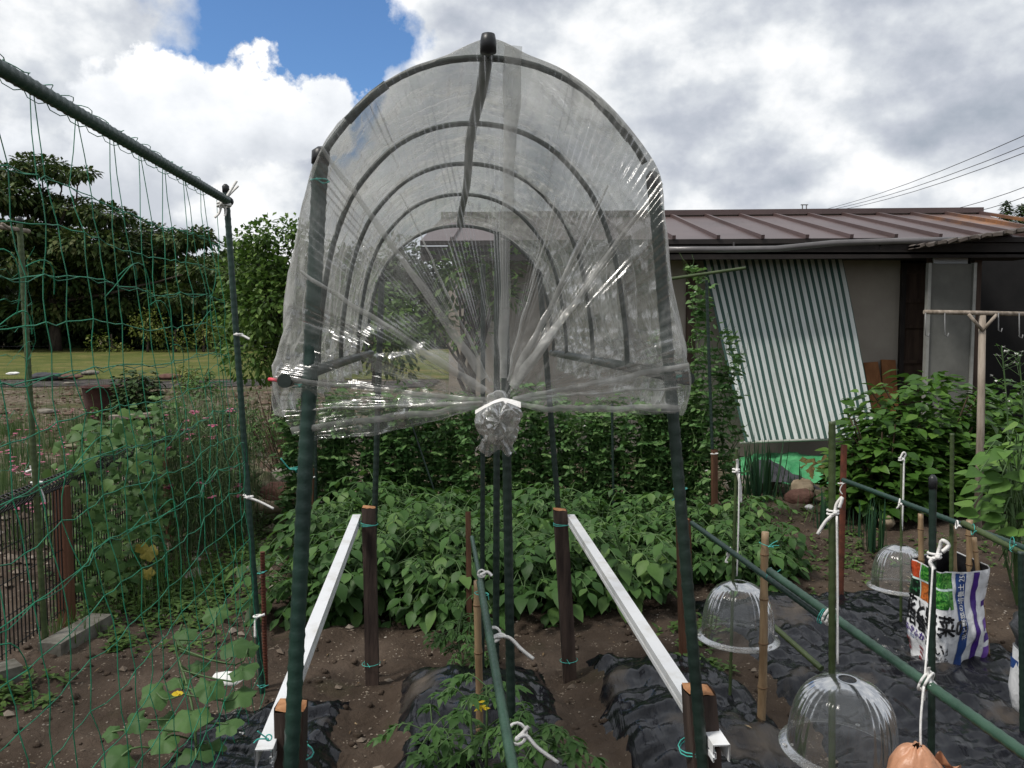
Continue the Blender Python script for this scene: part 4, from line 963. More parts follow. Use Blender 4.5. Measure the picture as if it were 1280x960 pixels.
# right bars
pole('horizontal_pole', P(1310, 963, 1.46), P(962, 714, 2.55), .0118, 'pole_bar', 'thick green horizontal pole crossing the lower right corner', ground=False)
pole('horizontal_pole', P(1042, 782, 2.2), P(865, 654, 3.32), .0100, 'pole', 'thin green horizontal pole above the middle bell cloche', ground=False)
pole('horizontal_pole', P(1320, 700, 2.85), P(1054, 600, 4.28), .0118, 'pole', 'green horizontal pole in front of the hydrangea', ground=False)
pole('horizontal_pole', P(1320, 712, 2.84), P(1204, 654, 3.32), .0125, 'pole_olive', 'short olive pole tied on top of the pole at the right edge', ground=False)
pole('horizontal_pole', P(1027, 836, 3.0), P(966, 782, 3.25), .011, 'pole_olive', 'short green pole lying low between the two nearer cloches', ground=False)
# upright poles right
pole('cloche_pole', P(912, 885, 3.0), P(921, 560, 3.0), .0058, 'pole_olive', 'thin pole through the middle-sized bell cloche')
pole('cloche_pole', P(1040, 960, 2.06), P(1040, 527, 2.06), .0085, 'pole_olive', 'olive pole through the nearest bell cloche')
pole('cloche_pole', P(1126, 790, 3.9), P(1127, 580, 3.9), .0065, 'pole_olive', 'thin pole through the farthest bell cloche')
pole('garden_pole', P(1164, 950, 1.9), P(1166, 600, 1.9), .0082, 'pole_dark', 'dark capped pole standing in front of the soil bag', cap=True)
pole('garden_pole', P(1189, 720, 3.47), P(1190, 542, 3.47), .0085, 'pole_olive', 'thin olive cane rising above the bag against the hydrangea')
pole('garden_pole', P(1278, 900, 2.75), P(1276, 690, 2.75), .0095, 'pole_dark', 'green pole at the right edge of the soil bed')
def bamboo(a, b_, r0, r1, lab, nodes=5):
    p, q = V(a), V(b_); p = p+(p-q)*((p.z+.05)/(q.z-p.z)) if p.z > -.04 else p; e = thing('bamboo_cane', (p.x, p.y, 0), lab, 'bamboo cane'); m = MB(); n_ = nodes*6; pts, rr = [], []
    for i in range(n_+1):
        f_ = i/n_; pts.append(p.lerp(q, f_)+V((.004*math.sin(f_*5), 0, 0))); k = (i-3) % 6; rr.append((r0+(r1-r0)*f_)*(1.16 if k == 0 else 1))
        if k == 0: m.tube([pts[-1]-UP*.0025, pts[-1]+UP*.0025], rr[-1]*1.06, M['bamboo_node'], 10)
    m.tube(pts, rr, M['bamboo'], 10); m.build('culm', e)
bamboo(P(949, 940, 2.85), P(958, 665, 2.85), .0155, .0125, 'tall bamboo cane between the two nearer cloches')
bamboo(P(598, 905, 2.75), P(598, 726, 2.75), .0135, .0125, 'bamboo cane tied to the middle horizontal pole in the tunnel', 4)
bamboo(P(1152, 800, 3.62), P(1152, 642, 3.62), .0125, .0115, 'bamboo cane at the left rear corner of the soil bag')
bamboo(P(1193, 800, 3.5), P(1193, 658, 3.5), .0125, .012, 'bamboo cane inside the soil bag below the olive cane')
bamboo(P(1213, 800, 3.62), P(1213, 650, 3.62), .0155, .0145, 'thick bamboo cane at the rear corner of the soil bag')
bamboo(P(1236, 840, 3.56), P(1219, 672, 3.56), .010, .010, 'slanting bamboo cane at the right corner of the soil bag')

# ------------------------------------------------------------------ bell cloches
def dome(px, pyrim, d, rad, hz, lab, tilt):
    c = P(px, pyrim, d); e = thing('bell_cloche', c, lab, 'bell cloche', 'clear bell cloches hung on poles')
    m = MB(); prof = [(.022, hz), (.03, hz*.998), (rad*.35, hz*.965), (rad*.55, hz*.89), (rad*.72, hz*.76), (rad*.83, hz*.58), (rad*.885, hz*.4), (rad*.915, hz*.24), (rad*.93, .012), (rad*.935, 0)]
    flute = lambda a, i, z: 1+(.024*abs(math.cos(18*a))-.012)*min(1, (hz-z)/(hz*.2))*(min(1, (z-hz*.1)/(hz*.25)) if z > hz*.1 else 0)
    pp = catmull([V((r, z, 0)) for r, z in prof], 34); prof2 = [(v.x, v.y) for v in pp]
    m.lathe(prof2, c, M['dome'], 168, flute); m.build('bell', e)
    m = MB(); m.lathe([(rad*.925, .006), (rad*.96, .003), (rad*1.06, -.004), (rad*1.075, -.008), (rad*1.06, -.010), (rad*.935, -.004)], c, M['dome_rim'], 72); m.build('rim', e)
    m = MB()
    for a in (0, .9, -.9, 3.14, 2.2, -2.2):
        m.lathe([(.0035, .001), (.0055, .001), (.0055, -.001), (.0035, -.001)], c+V((rad*1.01*math.cos(a), rad*1.01*math.sin(a), .003)), M['cord'], 10)
    m.build('eyelet', e)
    e.rotation_euler = tilt
dome(1051, 935, 2.03, .142, .185, 'nearest and largest clear fluted bell cloche', (R(3), R(2.5), 0))
dome(922, 795, 3.0, .142, .205, 'clear fluted bell cloche hanging above the black mulch left of the bamboo cane', (R(-1), R(1), 0))
dome(1124, 733, 3.9, .137, .20, 'farthest clear fluted bell cloche partly behind the soil bag', (R(-2), R(1.5), 0))

# ------------------------------------------------------------------ ties and cords
def ring(m, c, ax, r, cr, mat, n=14):
    x, y = ortho(V(ax)); m.tube([V(c)+(x*math.cos(2*PI*i/n)+y*math.sin(2*PI*i/n))*r for i in range(n+1)], cr, mat, 6)
def tie(px, py, d, r, lab, mat='twine', ax=UP, tails=(), wraps=1, cr=.0014, name=None, cat=None, knot=None):
    cr = cr*.8 if mat == 'cord' else cr
    c = P(px, py, d); m = MB()
    for k in range(wraps): ring(m, c+V(ax).normalized()*(k-.5*(wraps-1))*cr*2.6, V(ax)+V((.12*k-.08, .05, 0)), r+cr, cr, M[mat])
    f0 = c+V((0, -r-cr, 0))
    for tl in tails:
        pts = [f0]+[P(c_[0], c_[1], d-.01-.004*i) for i, c_ in enumerate(tl)]; pts = catmull(pts, 4*len(pts)) if len(pts) > 2 else pts
        if mat == 'cord':
            b0 = len(m.v); wd = cr*1.6
            for i, p in enumerate(pts):
                t_ = (pts[min(i+1, len(pts)-1)]-pts[max(0, i-1)]).normalized(); s_ = t_.cross(V((0, -1, .2))).normalized()
                for (o1, o2) in ((1, 0), (0, 1), (-1, 0), (0, -1)): m.v.append(p+s_*wd*o1+V((0, -1, .2))*.0009*o2)
            for i in range(len(pts)-1):
                for j in range(4): m.face([b0+4*i+j, b0+4*i+(j+1) % 4, b0+4*i+4+(j+1) % 4, b0+4*i+4+j], M[mat], True)
            m.face([b0+3, b0+2, b0+1, b0], M[mat]); e_ = b0+4*(len(pts)-1); m.face([e_, e_+1, e_+2, e_+3], M[mat])
        else: m.tube(pts, cr, M[mat], 5)
    if tails or knot: m.rock(f0+V((0, -.001, 0)), cr*1.9, cr*1.6, cr*1.8, M[mat], px % 7, 8, 6, .4)
    return one(m, name or ('twine_tie' if mat == 'twine' else 'cord_tie'), lab, cat or ('twine' if mat == 'twine' else 'cord'), c)
tie(373, 585, 1.575, .0150, 'teal twine with a long tail round the thick left tunnel post', tails=[[(362, 586), (351, 573)], [(371, 591)]])
tie(850, 611, 1.61, .0122, 'teal twine knotted round the right tunnel post above the potatoes', tails=[[(843, 612), (846, 620), (840, 626)]])
tie(461, 655, 3.30, .036, 'double teal twine round the top of the dark stake at the left rail', wraps=3)
tie(464, 829, 3.30, .036, 'teal twine low on the dark stake at the left rail', tails=[[(456, 826), (457, 835)]])
tie(703, 655, 3.37, .036, 'teal twine round the top of the dark stake at the right rail', wraps=2)
tie(711, 825, 3.39, .036, 'teal twine low on the dark stake at the right rail', tails=[[(706, 822), (705, 833)]])
tie(366, 938, 1.595, .040, 'teal twine looped round the left front stake and tunnel post', wraps=2, ax=V((.25, 0, 1)), tails=[[(376, 936), (384, 927)], [(372, 946), (385, 944)]])
tie(336, 922, 1.50, .004, 'teal twine bow at the near end of the left white rail', ax=V((.3, -1, .4)), tails=[[(327, 918), (322, 914)], [(323, 924), (317, 929)]])
tie(875, 930, 1.61, .042, 'teal twine knotted round the right front stake and tunnel post', wraps=2, ax=V((-.25, 0, 1)), tails=[[(886, 940), (886, 957)], [(880, 938), (897, 936)]])
tie(399, 226, 1.57, .0152, 'thin green twine round the top of the left tunnel post', tails=[[(404, 229), (412, 227)]])
tie(820, 263, 1.60, .0122, 'thin green twine round the top of the right tunnel post', tails=[[(824, 260), (828, 258)]])
tie(378, 482, 1.57, .0165, 'teal twine binding the side pole to the left tunnel post', wraps=2, tails=[[(388, 484), (392, 478)]])
tie(842, 470, 1.605, .0145, 'teal twine binding the side pole to the right tunnel post', wraps=2, tails=[[(836, 466), (829, 463)], [(846, 474), (848, 470)], [(838, 474), (831, 475)]])
tie(958, 681, 2.84, .024, 'teal twine lashing the tall bamboo cane to the green pole', ax=V((.4, 0, 1)), tails=[[(966, 719-40), (972, 716-40)], [(968, 720-38), (974, 722-40)]])
tie(602, 742, 2.66, .022, 'teal twine lashing the bamboo cane to the middle pole', ax=V((.2, 0, 1)), tails=[[(609, 742), (611, 750)]])
tie(1216, 662, 3.24, .021, 'teal twine nearest the bag on the doubled pole', ax=V((1, -.3, -.1)), tails=[[(1214, 669)]])
tie(1265, 679, 3.02, .022, 'teal twine at the right end of the doubled pole', ax=V((1, -.3, -.1)), tails=[[(1262, 686), (1265, 690)]])
tie(961, 716, 2.6, .017, 'small teal twine where two green poles overlap by the bamboo cane', ax=V((1, -.6, -.4)), tails=[[(970, 716), (976, 712)]])
tie(1028, 770, 2.22, .021, 'green twine next to the white cord on the thick right pole', ax=V((.6, -.6, -.2)), wraps=2)
for (px, py, d, tl, lab) in ((298, 418, 3.2, [[(304, 420), (312, 424)]], 'white cord with a short tail midway up the net post'), (311, 621, 3.2, [[(324, 627), (342, 636)], [(304, 618)]], 'white cord with a long drooping tail on the net post'),
                             (322, 770, 3.2, [[(331, 768)], [(319, 778), (319, 797)]], 'white cord low on the net post')):
    tie(px, py, d, .0125, lab, 'cord', tails=tl, cr=.0042)
tie(326, 716, 3.2, .012, 'thin teal twine round the lower net post', tails=[[(334, 713)]])
tie(328, 858, 3.2, .012, 'thin teal twine at the foot of the net post', tails=[[(321, 856)], [(336, 856)]])
tie(280, 256, 3.2, .022, 'white cord bow lashing the top bar to the net post', 'cord', wraps=2, cr=.0042, tails=[[(287, 240), (296, 226)], [(286, 244), (298, 232)], [(274, 266), (268, 272)], [(282, 262), (281, 270)]])
tie(46, 604, 3.75, .020, 'white cord bow tying the net pole to the black mesh fence', 'cord', wraps=2, cr=.0042, tails=[[(40, 590), (38, 582)], [(44, 588), (32, 590)], [(51, 612), (56, 628)], [(44, 616)]])
tie(602, 717, 2.55, .0085, 'white cord end beside the thin middle pole', 'cord', cr=.004, ax=V((.1, -1, .1)), tails=[[(609, 715), (615, 720)]])
tie(617, 793, 2.2, .016, 'white cord on the middle pole with a cut tail pointing right', 'cord', cr=.0042, wraps=2, ax=V((.1, -1, .1)), tails=[[(626, 793), (632, 796)], [(636, 797), (652, 812), (667, 824)]])
tie(646, 917, 1.95, .021, 'white cord lashing the nearest middle pole to the horizontal pole', 'cord', cr=.0042, wraps=2, ax=V((.3, -.8, .5)), tails=[[(653, 917), (661, 908)], [(658, 920), (672, 935), (698, 954)]])
tie(911, 690, 2.95, .015, 'white cord loop on the green pole above the middle-sized cloche', 'cord', cr=.0030, ax=V((.8, -.5, -.2)), tails=[[(910, 696), (907, 702), (910, 703)]])
tie(1037, 770, 2.19, .020, 'white cord wrapped on the thick green pole above the nearest cloche', 'cord', cr=.0046, wraps=2, ax=V((.6, -.7, -.3)))
tie(1041, 640, 2.06, .0105, 'large white cord bow near the top of the nearest cloche pole', 'cord', cr=.0036, wraps=2, tails=[[(1046, 630), (1053, 622), (1049, 635)], [(1032, 652), (1022, 668)]])
tie(920, 588, 3.0, .008, 'white cord bow on top of the thin pole of the middle-sized cloche', 'cord', cr=.0042, wraps=2, tails=[[(922, 580), (921, 574)], [(925, 605), (926, 628)]])
tie(1127, 574, 3.9, .009, 'white cord bow on top of the farthest cloche pole', 'cord', cr=.0042, wraps=2, tails=[[(1132, 568), (1129, 566), (1125, 574)]])
tie(1124, 629, 3.72, .016, 'white cord loop on the pole in front of the hydrangea', 'cord', cr=.0042, ax=V((.9, -.4, -.1)), tails=[[(1121, 636)]])
tie(1168, 694, 1.9, .010, 'big white ribbon bow on the dark capped pole', 'cord', cr=.0042, wraps=2, tails=[[(1175, 684), (1178, 676), (1186, 682), (1178, 690)], [(1163, 702), (1168, 712)]])
tie(1158, 852, 1.8, .021, 'white ribbon bow hanging from the thick pole below the bag', 'cord', cr=.0038, wraps=2, ax=V((.6, -.7, -.3)), tails=[[(1160, 842), (1161, 834)], [(1156, 862), (1154, 876)], [(1166, 853), (1170, 858)]])
tie(1196, 656, 3.33, .014, 'short white cord on the pole by the olive cane', 'cord', cr=.0036, ax=V((1, -.3, -.1)), tails=[[(1203, 660)]])
tie(387, 597, 5.47, .028, 'thin white tie round the brown round stake behind the left tunnel post', 'cord', cr=.004, tails=[[(394, 596)]])
tie(893, 567, 5.66, .022, 'thin white tie round the short brown stake among the peas', 'cord', cr=.0035)
tie(1052, 604, 4.26, .016, 'thin white cord binding the rusty stake to the green pole', 'cord', cr=.0025, tails=[[(1050, 612), (1053, 618)]])
def cord(pts, r, lab, mat='cord'):
    m = MB(); pp = catmull(pts, 12) if len(pts) > 2 else pts; m.tube(pp, r, M[mat], 6); one(m, 'hanging_cord', lab, 'cord', pts[0])
cord([P(924, 592, 2.985), P(923, 660, 2.985), P(921, 720, 2.99)], .0030, 'white cord hanging down to the middle-sized cloche')
cord([P(1046, 645, 2.045), P(1047, 740, 2.045), P(1047, 830, 2.03)], .0028, 'white cord hanging down to the nearest cloche')
cord([P(1130, 574, 3.89), P(1129, 620, 3.89), P(1127, 670, 3.9)], .0042, 'white cord hanging down to the farthest cloche')
cord([P(1166, 708, 1.88), P(1162, 770, 1.86), P(1156, 845, 1.79)], .0022, 'white cord running from the ribbon bow down to the thick pole')
cord([P(1155, 858, 1.78), P(1151, 900, 1.76), P(1151, 945, 1.75)], .0026, 'white cord hanging from the thick pole into the tan bag')
m = MB(); m.tube([P(336, 474, 1.55), P(345, 475, 1.545), P(353, 478, 1.55)], .0035, M['pink'], 7); one(m, 'pink_cord', 'pink cord end sticking out at the left end of the side pole', 'cord', P(345, 476, 1.55))
m = MB(); m.tube(catmull([P(391, 465, 1.585), P(395, 478, 1.58), P(392, 492, 1.58)], 6), .0022, M['pink'], 6); one(m, 'pink_cord', 'pink cord loop behind the plastic at the left tunnel post', 'cord', P(393, 478, 1.58))

# ------------------------------------------------------------------ soil bag standing on the canes
BL_, BC_, BR_, BB_ = V((1.772, 3.60, 0)), V((1.768, 3.345, 0)), V((2.062, 3.50, 0)), V((2.02, 3.72, 0))
bag_o = V((1.9, 3.5, 0))
seg = [(BL_, BC_), (BC_, BR_), (BR_, BB_), (BB_, BL_)]; lens = [(b-a).length for a, b in seg]; tot = sum(lens)
def perim(a):
    a = a % tot
    for (p, q), L in zip(seg, lens):
        if a <= L: return p.lerp(q, a/L)
        a -= L
    return BL_
def bagp(a, h, off=0.0):
    # smoothed corner path; a in metres from the left cane, h 0 bottom .. 1 top
    p = sum((perim(a+o) for o in (-.03, -.015, 0, .015, .03)), V((0, 0, 0)))/5
    t_ = (perim(a+.02)-perim(a-.02)).normalized(); nr = V((t_.y, -t_.x, 0))
    zt = .452+.012*math.sin(a*9)-(.02 if a > lens[0]+.12 and a < lens[0]+.3 else 0)*0; zb = .012+.012*math.sin(a*11+1)
    bul = .012*math.sin(PI*h)+.016*fbm((a*6, h*2.2, 3), 3)+.010*math.sin(h*9+a*10)*(a > lens[0]+.05)+.006*fbm((a*22, h*7, 1), 2)
    return p+nr*(bul+off)+V((0, 0, zb+(zt-zb)*h))
bag = MB(); bag.grid(lambda a, c: bagp(a*tot, c), 110, 44, M['bag'])
bag.grid(lambda a, c: bagp(a*tot, .12+.87*c, -.004), 80, 20, M['bag_in'])
def patch(a0, a1, h0, h1, mat, off=.0018, skew=0):
    bag.grid(lambda x, y: bagp(a0+(a1-a0)*x, h0+(h1-h0)*y+skew*x, off), max(2, int((a1-a0)/.008)), max(2, int((h1-h0)*46)), M[mat])
l0 = lens[0]
for (a0, a1, lo, hi) in ((.006, .105, 'ph_dark', 'ph_red'), (.115, .20, 'ph_orange', 'ph_green'), (l0-.04, l0+.082, 'ph_green', 'ph_green')):
    patch(a0, a1, .845, .99, hi); patch(a0, a1, .655, .822, lo)
patch(.0, l0+.09, .825, .842, 'pale_teal', .0025); patch(.107, .113, .655, .985, 'pale_teal', .0025); patch(.202, .208, .655, .985, 'pale_teal', .0025)
patch(l0+.105, l0+.160, 0.01, .985, 'bag_blue'); patch(l0+.212, l0+.246, 0.01, .985, 'bag_purple')
for (h0, h1, mt) in ((.60, .66, 'bag_purple'), (.36, .47, 'bag_violet'), (.24, .31, 'bag_purple'), (.04, .19, 'bag_violet')): patch(l0+.285, l0+.335, h0, h1, mt)
def text_geo(s, size):
    cu = bpy.data.curves.new('lettering', 'FONT'); cu.body = s; cu.size = size; cu.resolution_u = 2; ob = bpy.data.objects.new('lettering', cu); COL.objects.link(ob)
    dg = bpy.context.evaluated_depsgraph_get(); dg.update(); ev = ob.evaluated_get(dg); me = ev.to_mesh()
    vs_ = [v.co.copy() for v in me.vertices]; fs = [list(p.vertices) for p in me.polygons]; ev.to_mesh_clear()
    bpy.data.objects.remove(ob); bpy.data.curves.remove(cu); return vs_, fs
HB = .44
def put_text(s, size, a0, h0, mat, vertical=False, xs=1.0, slope=0, bold=0):
    vs_, fs = text_geo(s, size)
    offs = [(0, 0)] if not bold else [(0, 0), (bold, 0), (0, bold), (bold, bold), (bold*.5, bold*.5)]
    for k, (ox, oy) in enumerate(offs):
        b0 = len(bag.v)
        for v in vs_:
            x, y = v.x*xs+ox, v.y+oy
            if vertical: aa, hh_ = a0-y, h0+x/HB
            else: aa, hh_ = a0+x, h0+(y+slope*x)/HB
            bag.v.append(bagp(aa, hh_, .0034+.0003*k))
        for f_ in fs: bag.face([b0+i for i in f_], M[mat], False)
put_text('花と野菜の', .088, .012, .50, 'ink', slope=-.12, xs=.9, bold=.004)
put_text('培養土', .088, .004, .38, 'ink', slope=-.12, xs=1.0, bold=.004)
put_text('ふかふか', .036, .012, .285, 'bag_purple', slope=-.1, bold=.0015)
put_text('の良い土', .036, .17, .245, 'ink', slope=-.05, bold=.0015)
put_text('仕上げました。', .018, .19, .19, 'ink', slope=-.05, bold=.0006)
put_text('花と野菜の', .018, .02, .235, 'bag_blue', slope=-.05)
for k in range(3): put_text('培養土', .016, .012, .18-.05*k, 'inkred', bold=.0008); put_text('培養土', .016, .11, .15-.05*k, 'inkred', bold=.0008)
put_text('花と野菜の培養土 25ℓ', .038, l0+.148, .36, 'bag', True, xs=.76, bold=.001)
put_text('土', .04, l0+.30, .80, 'ink')
one(bag, 'soil_bag', 'white printed soil bag standing open around bamboo canes', 'soil bag', bag_o)
# second bag sliver, tan bag
m = MB(); c = P(1319, 800, 2.9); c = V((c.x, c.y, 0))
m.lathe([(.0, .0), (.11, .02), (.13, .15), (.125, .30)], c, M['bag'], 30, lambda a, i, z: 1+.08*math.sin(a*5+i)); m.lathe([(.125, .30), (.128, .34), (.15, .40), (.13, .395), (.11, .32)], c, M['bag_in'], 30, lambda a, i, z: 1+.12*math.sin(a*4+i*.5))
m.lathe([(.1265, .22), (.1275, .26)], c, M['bag_blue'], 30, lambda a, i, z: 1.01+.08*math.sin(a*5+2.5))
one(m, 'soil_bag', 'soil bag with a folded black rim cut off at the right edge', 'soil bag', c)
m = MB(); c = P(1145, 985, 1.74)
def tb(a, c_):
    ph = 2*PI*a; r = .075*(1-.0*c_)*math.sin(PI*(.08+.92*c_)/2+.0)*(1+.16*fbm((math.cos(ph)*1.5, math.sin(ph)*1.5, c_*2), 3))
    return c+V((r*math.cos(ph)*1.1, r*math.sin(ph), .095-.19*c_**1.6+.010*fbm((math.cos(ph)*3, math.sin(ph)*3, c_*3), 2)))
m.grid(tb, 50, 24, M['tan_bag'])
def tf(a, c_): return c+V((.035+.055*a, -.02+.02*c_+.01*math.sin(a*7), .088-.035*a-.03*c_+.008*math.sin(a*9+c_*4)))
m.grid(tf, 14, 8, M['tan_bag']); one(m, 'tan_bag', 'tan plastic bag hanging at the bottom edge below the thick pole', 'bag', c)

# ------------------------------------------------------------------ net, frame, fence
nf = thing('net_frame', P(330, 880, 3.24)*1, 'green pole frame holding the climbing net', 'net frame')
m = MB(); ribbed(m, G(-.855, .9, 1.975), P(286, 252, 3.22), .0155, M['pole'], .03, 12); m.build('top_bar', nf)
m = MB(); p, q = P(329, 880, 3.24), P(282, 234, 3.24); p = p+(p-q)*.06; ribbed(m, p, q, .0115, M['pole'], .03, 10); m.build('post', nf)
m = MB(); p = P(333, 880, 3.28); q = P(328, 690, 3.28); ribbed(m, p+(p-q)*.2, q, .009, M['rust'], .012, 8, False, .22); one(m, 'rebar', 'short rusty ribbed bar beside the foot of the net post', 'rebar', p)
np_ = MB(); p, q = GP(57, 812), P(24, 274, 3.78); ribbed(np_, p-(q-p)*.03, q, .0125, M['pole_olive'], .03, 10); one(np_, 'garden_pole', 'olive pole rising from the black mesh fence behind the net', 'pole', p)
m = MB(); m.tube([P(-40, 281, 3.4), P(2, 284, 3.65), P(36, 289, 3.85)], .010, M['greywood'], 8); m.tube([P(2, 279, 3.6), P(14, 287, 3.66)], .006, M['greywood'], 6); one(m, 'grey_stick', 'pale grey stick tied level at the top of the olive pole', 'stick', P(2, 284, 3.65))
def netsheet(name, u_of, s0, s1, z0, z1, step, seed, lab, r=.0013, slack=.005, loose=10, pinch=True, holes=0.0):
    m = MB(); rr = random.Random(seed); ns = int((s1-s0)/step); nz = int((z1-z0)/step); nd = {}
    for i in range(ns+1):
        for j in range(nz+1):
            z = z0+step*j; f_ = (z-z0)/(z1-z0); s = s0+step*i+rr.uniform(-.008, .008); dz = rr.uniform(-.006, .006)-.010*math.sin(i*.7+seed)*(j > nz*.4)
            u = u_of(f_)+rr.uniform(-.012, .008)+.018*fbm((i*.35, j*.35, seed), 2)
            if pinch and j >= nz-1:
                s += (step*.42 if i % 2 == 0 else -step*.42)*(1 if j == nz else .25); 
                if j == nz: u = u_of(1)+.003; z = z1; dz = 0
            nd[i, j] = G(u, s, max(.01, z+dz))
    for i in range(ns+1):
        if holes and rr.random() < holes: continue
        pts = []
        for j in range(nz+1):
            pts.append(nd[i, j])
            if j < nz: pts.append((nd[i, j]+nd[i, j+1])/2+V((rr.uniform(-slack, slack), rr.uniform(-slack, slack)*.7, 0)))
        m.tube(pts, r, M['net'], 4, False)
    for j in range(nz):
        pts = []
        for i in range(ns+1):
            pts.append(nd[i, j])
            if i < ns: pts.append((nd[i, j]+nd[i+1, j])/2+V((0, rr.uniform(-slack, slack)*.5, -abs(rr.gauss(0, slack))*.8)))
        m.tube(pts, r*1.08, M['net'], 4, False)
        if j > nz*.45 and j % 2: 
            m.tube([p+V((.003, 0, .006*math.sin(k*1.7)-.004)) for k, p in enumerate(pts)], r*.9, M['net'], 4, False)
    for k in range(loose):
        i = rr.randrange(1, ns-1); j = rr.randrange(int(nz*.45), nz-2); a = nd[i, j]; L = rr.uniform(.06, .16); an = rr.uniform(-.6, 1.1)
        pts = [a+AX*(L*t_*math.cos(an)*2-L*.3*t_*t_)+V((.02*math.sin(t_*3), 0, L*(math.sin(t_*2.6+an)*.7-.5*t_))) for t_ in [x/8 for x in range(9)]]; m.tube(pts, r, M['net'], 4, False)
    return m
nm = netsheet('climbing_net', lambda f_: -.69-.165*f_, .98, 3.27, .02, 1.97, .104, 4, '', loose=26)
hb = [G(-.855+.020*math.cos(i*.9), 1.0+2.2*i/150, 1.972+.020*math.sin(i*.9)) for i in range(151)]; nm.tube(hb, .0012, M['net'], 4, False)
hb = [G(-.850+.012*math.cos(i*.9), 1.0+2.2*i/150, 1.99+.012*abs(math.sin(i*.55+1))) for i in range(151)]; nm.tube(hb, .0012, M['net'], 4, False)
one(nm, 'climbing_net', 'green string climbing net hanging from the green top bar', 'net', G(-.75, 2.2, 0))
nm = netsheet('climbing_net', lambda f_: -1.85+.06*f_, 2.2, 3.95, .75, 1.93, .12, 9, '', r=.0010, slack=.03, loose=20, pinch=False, holes=.3)
one(nm, 'climbing_net', 'loose tattered green net behind the main net on the olive pole', 'net', G(-1.85, 3, .7))
fe = thing('mesh_fence', G(-1.86, 4.5, 0), 'black coated wire mesh fence behind the green net', 'fence')
m = MB(); FZ = .745; s0, s1 = 2.3, 7.6; n_ = int((s1-s0)/.034)
for i in range(n_+1):
    s = s0+(s1-s0)*i/n_; u = -1.86
    m.tube([G(u, s, .06), G(u, s, FZ-.06), G(u+.03, s, FZ-.03), G(u+.035, s, FZ-.005), G(u, s, FZ+.012), G(u-.035, s, FZ-.005), G(u-.03, s, FZ-.03), G(u, s, FZ-.06)], .0038, M['black_wire'], 4, False)
for (du, z) in ((.0, .08), (0, .23), (0, .38), (0, .53), (0, FZ-.06), (.032, FZ-.02), (-.032, FZ-.02), (0, FZ+.012)): m.tube([G(-1.86+du, s0, z), G(-1.86+du, s1, z)], .003, M['black_wire'], 4, False)
m.build('wire_mesh', fe)
for (px, pyb, pyt, d) in ((84, 785, 608, 4.04), (216, 690, 562, 5.55)):
    m = MB(); q = P(px, pyb, d); p = V((q.x, q.y, -.05)); t_ = P(px-8, pyt, d); m.beam(p, t_, .064, .064, M['post_red'], NN); m.build('post', fe)
# ------------------------------------------------------------------ plants
def rv(a, b): return rnd.uniform(a, b)
def azv(a, e): return V((math.cos(a)*math.cos(e), math.sin(a)*math.cos(e), math.sin(e)))
def plant(name, loc, label, cat, group, parts):
    e = thing(name, loc, label, cat, group)
    for pn, mb in parts:
        for q in (mb if isinstance(mb, list) else [mb]):
            if q.v: q.build(pn, e)
    return e
def potato(seed, h=.40, spread=.30):
    rnd.seed(seed); lf, st = MB(), MB()
    for k in range(12):
        a = rv(0, 6.28); top = V((math.cos(a)*spread*rv(.1, .85), math.sin(a)*spread*rv(.1, .85), h*rv(.5, 1.08))); pts = catmull([V((math.cos(a)*.03, math.sin(a)*.03, 0)), top*.5+V((0, 0, .06)), top], 8)
        st.tube(pts, [.007-.0005*i for i in range(9)], M['stem'], 5)
        for j in range(8):
            f_ = .25+.75*j/7; p = pts[min(8, int(f_*8))]; b = a+rv(-2.6, 2.6) if j < 7 else a; L = rv(.16, .25); el_ = rv(-.15, .75)-(.5-.3*f_)
            d = azv(b, el_); q = p+d*L-V((0, 0, L*.25)); mid = p+d*L*.55+V((0, 0, .012)); pts2 = catmull([p, mid, q], 6); st.tube(pts2, .0026, M['stem'], 4, False)
            ang = math.atan2(d.y, d.x); sc_ = rv(.6, 1.3)
            lf.leaf(q, (azv(ang, -.35+rv(-.2, .25))), V((rv(-.2, .2), rv(-.2, .2), 1)), .098*sc_, .064*sc_, M['leafpot'], 'ovate', rv(.1, .3), rv(.15, .5), 5, .03)
            for (t_, s_) in ((5, .95), (3, .75), (2, .5)):
                for sg in (-1, 1):
                    lf.leaf(pts2[t_], azv(ang+sg*rv(1.0, 1.4), -.25+rv(-.3, .25)), V((rv(-.25, .25), rv(-.25, .25), 1)), .082*sc_*s_, .053*sc_*s_, M['leafpot'], 'ovate', rv(.1, .3), rv(.15, .5), 5, .03)
    return lf, st
pots = []
rp = random.Random(3); npot = 0
spots = []
for s, us in ((4.25, [-.62+.31*i for i in range(6)]), (4.7, [-.58+.31*i for i in range(6)]), (5.15, [-.50+.31*i for i in range(6)]), (5.55, [-.46+.33*i for i in range(5)])):
    for u in us: spots.append((u+rp.uniform(-.06, .06), s+rp.uniform(-.08, .08), 0))
for u, s in ((1.42, 4.6), (1.72, 4.55), (1.98, 4.75), (1.35, 5.0), (1.66, 5.0), (1.95, 5.15), (1.5, 5.4), (1.2, 4.85)): spots.append((u, s, 1))
LP = ('leafy potato plant in the dense patch behind the dark stakes', 'leafy potato plant in the patch between the tunnel and the cloches')
for i, (u, s, k) in enumerate(spots):
    p = G(u, s, 0); p.z = gh(p.x, p.y)-.01
    if len(pots) < 5:
        lf, st = potato(50+i, .40 if i % 2 else .36)
        e = thing('potato_plant', (0, 0, 0), LP[k], 'potato plant', 'potato plants in the plot'); lf.build('foliage', e); st.build('stem', e)
        e.location = p; e.rotation_euler.z = rp.uniform(0, 6); pots.append(e)
    else: copy_tree(pots[i % 5], p, rp.uniform(0, 6.28), rp.uniform(.82, 1.12)*(1 if not k else .92), LP[k])
